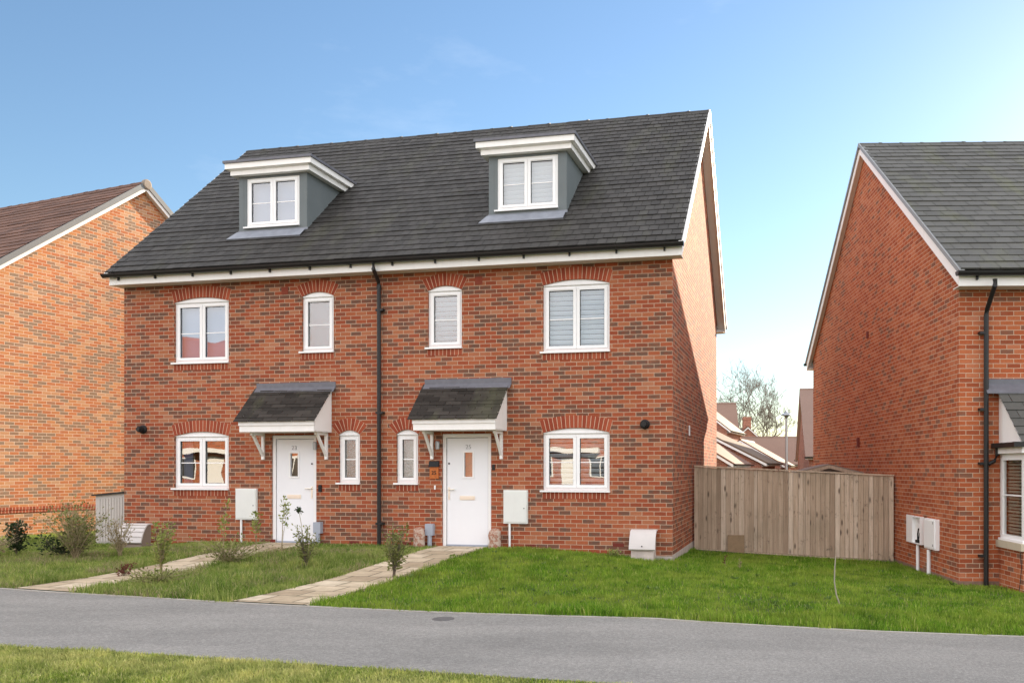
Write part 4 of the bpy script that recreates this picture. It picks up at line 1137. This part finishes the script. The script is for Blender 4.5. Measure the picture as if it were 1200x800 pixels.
def blades(name, X, Y, Hh, W, mat, label=None, lean=.55):
    n = len(X); Z = gh(X, Y)-.004
    a = rng.uniform(0, 6.283, n); l = Hh*lean*rng.uniform(.15, 1.2, n); b = rng.uniform(0, 6.283, n)
    dx, dy = np.cos(a), np.sin(a); sx, sy = np.cos(b)*W, np.sin(b)*W
    P = np.empty((n, 5, 3), np.float32)
    P[:, 0] = np.c_[X-sx, Y-sy, Z]; P[:, 1] = np.c_[X+sx, Y+sy, Z]
    mx, my, mz = X+dx*l*.35, Y+dy*l*.35, Z+Hh*.6
    P[:, 2] = np.c_[mx+sx*.75, my+sy*.75, mz]; P[:, 3] = np.c_[mx-sx*.75, my-sy*.75, mz]
    P[:, 4] = np.c_[X+dx*l, Y+dy*l, Z+Hh*np.clip(1.05-.35*(l/Hh), .4, 1)]
    me = bpy.data.meshes.new(name)
    me.vertices.add(n*5); me.vertices.foreach_set('co', P.ravel())
    base = (np.arange(n)*5)[:, None]
    loops = np.hstack([base+np.array([[0, 1, 2, 3]]), base+np.array([[3, 2, 4]])]).ravel().astype(np.int32)
    me.loops.add(len(loops)); me.loops.foreach_set('vertex_index', loops)
    ls = np.empty(n*2, np.int32); ls[0::2] = np.arange(n)*7; ls[1::2] = np.arange(n)*7+4
    lt = np.empty(n*2, np.int32); lt[0::2] = 4; lt[1::2] = 3
    me.polygons.add(n*2); me.polygons.foreach_set('loop_start', ls); me.polygons.foreach_set('loop_total', lt)
    me.update(); me.validate(); me.materials.append(mat)
    o = bpy.data.objects.new(name, me); C.objects.link(o); o['kind'] = 'stuff'
    if label: o['label'] = label; o['category'] = 'grass'
    return o
def scatter(x0, x1, y0, y1, n):
    return rng.uniform(x0, x1, n), rng.uniform(y0, y1, n)
def clear(X, Y):
    """true where turf grows: not on paths, not inside houses"""
    u, v = (X-MAIN[0])*ca-(Y-MAIN[1])*sa, (X-MAIN[0])*sa+(Y-MAIN[1])*ca
    wob = .06*(vnoise(X, Y, 4, 3)-.5)*2+.05*(vnoise(X, Y, 17, 4)-.5)
    k = (Y > far_y(X)+.03+wob*.6) | (Y < near_y(X)+.035+wob)
    k &= ~((u > -11.05) & (u < .02) & (v > -.02) & (v < 8.3))
    for uc in (-3.80, -7.26):
        sp = .25*np.maximum(0, (-v-4.2)/2)**2*.5
        k &= ~((u > uc-.46-sp*.8+.02+wob) & (u < uc+.46+sp*.2-.02+wob) & (v > -7) & (v < 0))
    ur, vr = (X-RH[0]), (Y-RH[1])
    k &= ~((ur > .0+.03*vr) & (vr > -.02)) & ~((ur > .58) & (vr > -.9))
    lx, ly = X-LH[0], Y-LH[1]; cl, sl = math.cos(R(23.4)), math.sin(R(23.4))
    k &= ~((lx*cl-ly*sl < .02) & (lx*sl+ly*cl > -1.7))
    return k, u, v
def in_frame(X, Y):
    px = 710+1020*X/Y
    return (px > -60) & (px < 1260)
# lush lawn on the right
X, Y = scatter(-4.5, 9.5, 8.6, 18.2, 330000)
k, u, v = clear(X, Y); k &= (Y > far_y(X)) & (u > -3.35) & in_frame(X, Y)
k &= ~((Y > 17.15) & (X > 1.8)) ; X, Y, v = X[k], Y[k], v[k]
tall = vnoise(X, Y, 1.1, 1)*.6+vnoise(X, Y, 3.1, 2)*.4
edge = np.exp(-np.maximum(0, Y-far_y(X))/.35)
tuft = np.clip((vnoise(X, Y, 2.3, 12)-.62)*3, 0, 1)*np.exp(-np.maximum(0, Y-far_y(X))/2.2)
Hh = rng.uniform(.03, .08, len(X))*(.5+.9*tall)+edge*rng.uniform(0, .06, len(X))+tuft*rng.uniform(.02, .10, len(X))
blades('lawn_grass', X, Y, Hh, rng.uniform(.0025, .005, len(X)), M['grass_lush'], 'lush green lawn grass before the fence and right front window')
# rough lawn on the left
X, Y = scatter(-14, -2.4, 9.4, 23, 420000)
k, u, v = clear(X, Y); k &= (Y > far_y(X)) & (u < -3.3) & in_frame(X, Y)
X, Y = X[k], Y[k]
tall = vnoise(X, Y, .8, 5)*.6+vnoise(X, Y, 2.7, 6)*.4
u, v = (X-MAIN[0])*ca-(Y-MAIN[1])*sa, (X-MAIN[0])*sa+(Y-MAIN[1])*ca
low = sstep(-2.6, -.8, v)
Hh = rng.uniform(.04, .11, len(X))*(.45+1.5*tall*(1-.6*low))+np.clip((vnoise(X, Y, 2.0, 15)-.62)*3, 0, 1)*(1-low)*rng.uniform(.02, .13, len(X))
blades('rough_grass', X, Y, Hh, rng.uniform(.0025, .005, len(X)), M['grass_rough'], 'rough tussocky grass around the two flagged front paths')
# dead stalks lying over the rough turf near the tarmac
X, Y = scatter(-12, -2.6, 9.4, 15.5, 60000)
k, u, v = clear(X, Y); k &= (Y > far_y(X)) & (u < -3.4) & in_frame(X, Y) & (v < -1.2) & (vnoise(X, Y, 1.3, 21)*.6+vnoise(X, Y, 4, 22)*.4 > .52)
X, Y = X[k], Y[k]
blades('dry_thatch', X, Y, rng.uniform(.06, .17, len(X)), rng.uniform(.0015, .0035, len(X)), M['dry'], 'pale dead stalks matted over the rough front grass', 1.3)
# broad leafed weeds dotted through the turf
wd = MB()
for k in range(170):
    x, y = rng.uniform(-9.5, 7), rng.uniform(9, 15.5)
    kk, u, v = clear(np.array([x]), np.array([y]))
    if not kk[0] or y < far_y(x): continue
    z = float(gh(x, y)); c = Vector((x, y, z+.02)); sz = random.uniform(.03, .065)
    for j in range(random.randint(6, 12)):
        d = rv(); d.z = random.uniform(.15, .9); leaves(wd, c, sz, d)
o = wd.build('lawn_weeds', M['leaf_weed']); o['kind'] = 'stuff'; o['label'] = 'broad leafed weeds dotted through the front lawns'; o['category'] = 'weeds'
# verge in front of the camera
X, Y = scatter(-6.6, 1.2, 4.2, 8.2, 260000)
k, u, v = clear(X, Y); k &= (Y < near_y(X)) & in_frame(X, Y)
X, Y = X[k], Y[k]
Hh = rng.uniform(.02, .055, len(X))*(.7+.8*vnoise(X, Y, 2.2, 8))
blades('verge_grass', X, Y, Hh, rng.uniform(.002, .004, len(X)), M['grass_near'], 'pale short verge grass in front of the tarmac path', .9)

# ------------------------------------------------------------------ light, sky, camera
AZ, EL = R(37.2), R(18.5)
sund = Vector((math.sin(AZ)*math.cos(EL), math.cos(AZ)*math.cos(EL), math.sin(EL)))
sl = bpy.data.lights.new('sun', 'SUN'); sl.energy = 4.0; sl.angle = R(.55); sl.color = (1, .85, .66)
so = bpy.data.objects.new('sun', sl); C.objects.link(so); so.rotation_euler = (-sund).to_track_quat('-Z', 'Y').to_euler(); so.location = (20, 30, 30)

W = bpy.data.worlds.new('World'); S.world = W; W.use_nodes = True
nt = W.node_tree; N = nt.nodes; bg = N['Background']
def wadd(t, **kw):
    n = N.new(t)
    for k, v in kw.items(): setattr(n, k, v)
    return n
sky = wadd('ShaderNodeTexSky', sky_type='NISHITA', sun_disc=False, sun_elevation=EL, sun_rotation=AZ, altitude=0, air_density=1.2, dust_density=.2, ozone_density=3.4)
bg.inputs['Strength'].default_value = .060
tc = wadd('ShaderNodeTexCoord'); nt.links.new(tc.outputs['Generated'], (sx := wadd('ShaderNodeSeparateXYZ')).inputs[0])
def wmath(op, a, b=None):
    m = wadd('ShaderNodeMath', operation=op)
    for i, v in enumerate((a, b)):
        if v is None: continue
        if hasattr(v, 'is_linked'): nt.links.new(v, m.inputs[i])
        else: m.inputs[i].default_value = v
    return m.outputs[0]
def wramp(src, stops):
    r = wadd('ShaderNodeValToRGB'); cr = r.color_ramp
    while len(cr.elements) < len(stops): cr.elements.new(.5)
    for e, (p, c) in zip(cr.elements, stops): e.position = p; e.color = (c, c, c, 1)
    nt.links.new(src, r.inputs[0]); return r.outputs[0]
def wnoise(scale, detail, stretch):
    mp = wadd('ShaderNodeMapping'); mp.inputs['Scale'].default_value = stretch; nt.links.new(tc.outputs['Generated'], mp.inputs[0])
    n = wadd('ShaderNodeTexNoise'); n.inputs['Scale'].default_value = scale; n.inputs['Detail'].default_value = detail; n.inputs['Roughness'].default_value = .6
    nt.links.new(mp.outputs[0], n.inputs['Vector']); return n.outputs[0]
def wmix(f, a, b):
    m = wadd('ShaderNodeMix', data_type='RGBA'); 
    for sck, v in ((m.inputs[0], f), (m.inputs[6], a), (m.inputs[7], b)):
        if hasattr(v, 'is_linked'): nt.links.new(v, sck)
        elif isinstance(v, (int, float)): sck.default_value = v
        else: sck.default_value = (*v, 1)
    return m.outputs[2]
# thin cirrus everywhere, and an unseen cloud bank added behind the viewer to brighten shaded walls
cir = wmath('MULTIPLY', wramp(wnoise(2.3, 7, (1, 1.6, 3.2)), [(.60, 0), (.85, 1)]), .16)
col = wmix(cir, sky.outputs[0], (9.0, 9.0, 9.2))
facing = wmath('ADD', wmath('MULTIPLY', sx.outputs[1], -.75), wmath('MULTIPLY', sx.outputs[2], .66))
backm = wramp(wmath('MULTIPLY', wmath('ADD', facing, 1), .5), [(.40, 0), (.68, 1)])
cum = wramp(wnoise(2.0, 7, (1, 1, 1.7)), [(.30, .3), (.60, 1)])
FILL_CLOUD = 13.6
col = wmix(wmath('MULTIPLY', backm, cum), col, (FILL_CLOUD*.97, FILL_CLOUD*.955, FILL_CLOUD*.97))
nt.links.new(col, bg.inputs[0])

cam = bpy.data.cameras.new('camera'); co = bpy.data.objects.new('camera', cam); C.objects.link(co)
co.location = (0, 0, 1.58); co.rotation_euler = (R(90), 0, 0)
cam.sensor_fit = 'HORIZONTAL'; cam.sensor_width = 36; cam.lens = 36*1020/1200
cam.shift_x = (600-710)/1200; cam.shift_y = (548-400)/1200
cam.clip_start = .05; cam.clip_end = 3000
S.camera = co
S.view_settings.view_transform = 'Standard'; S.view_settings.look = 'None'; S.view_settings.gamma = 1
S.view_settings.exposure = 1.72
S.render.engine = 'CYCLES'
S.cycles.max_bounces = 8; S.cycles.transparent_max_bounces = 12; S.cycles.use_denoising = True
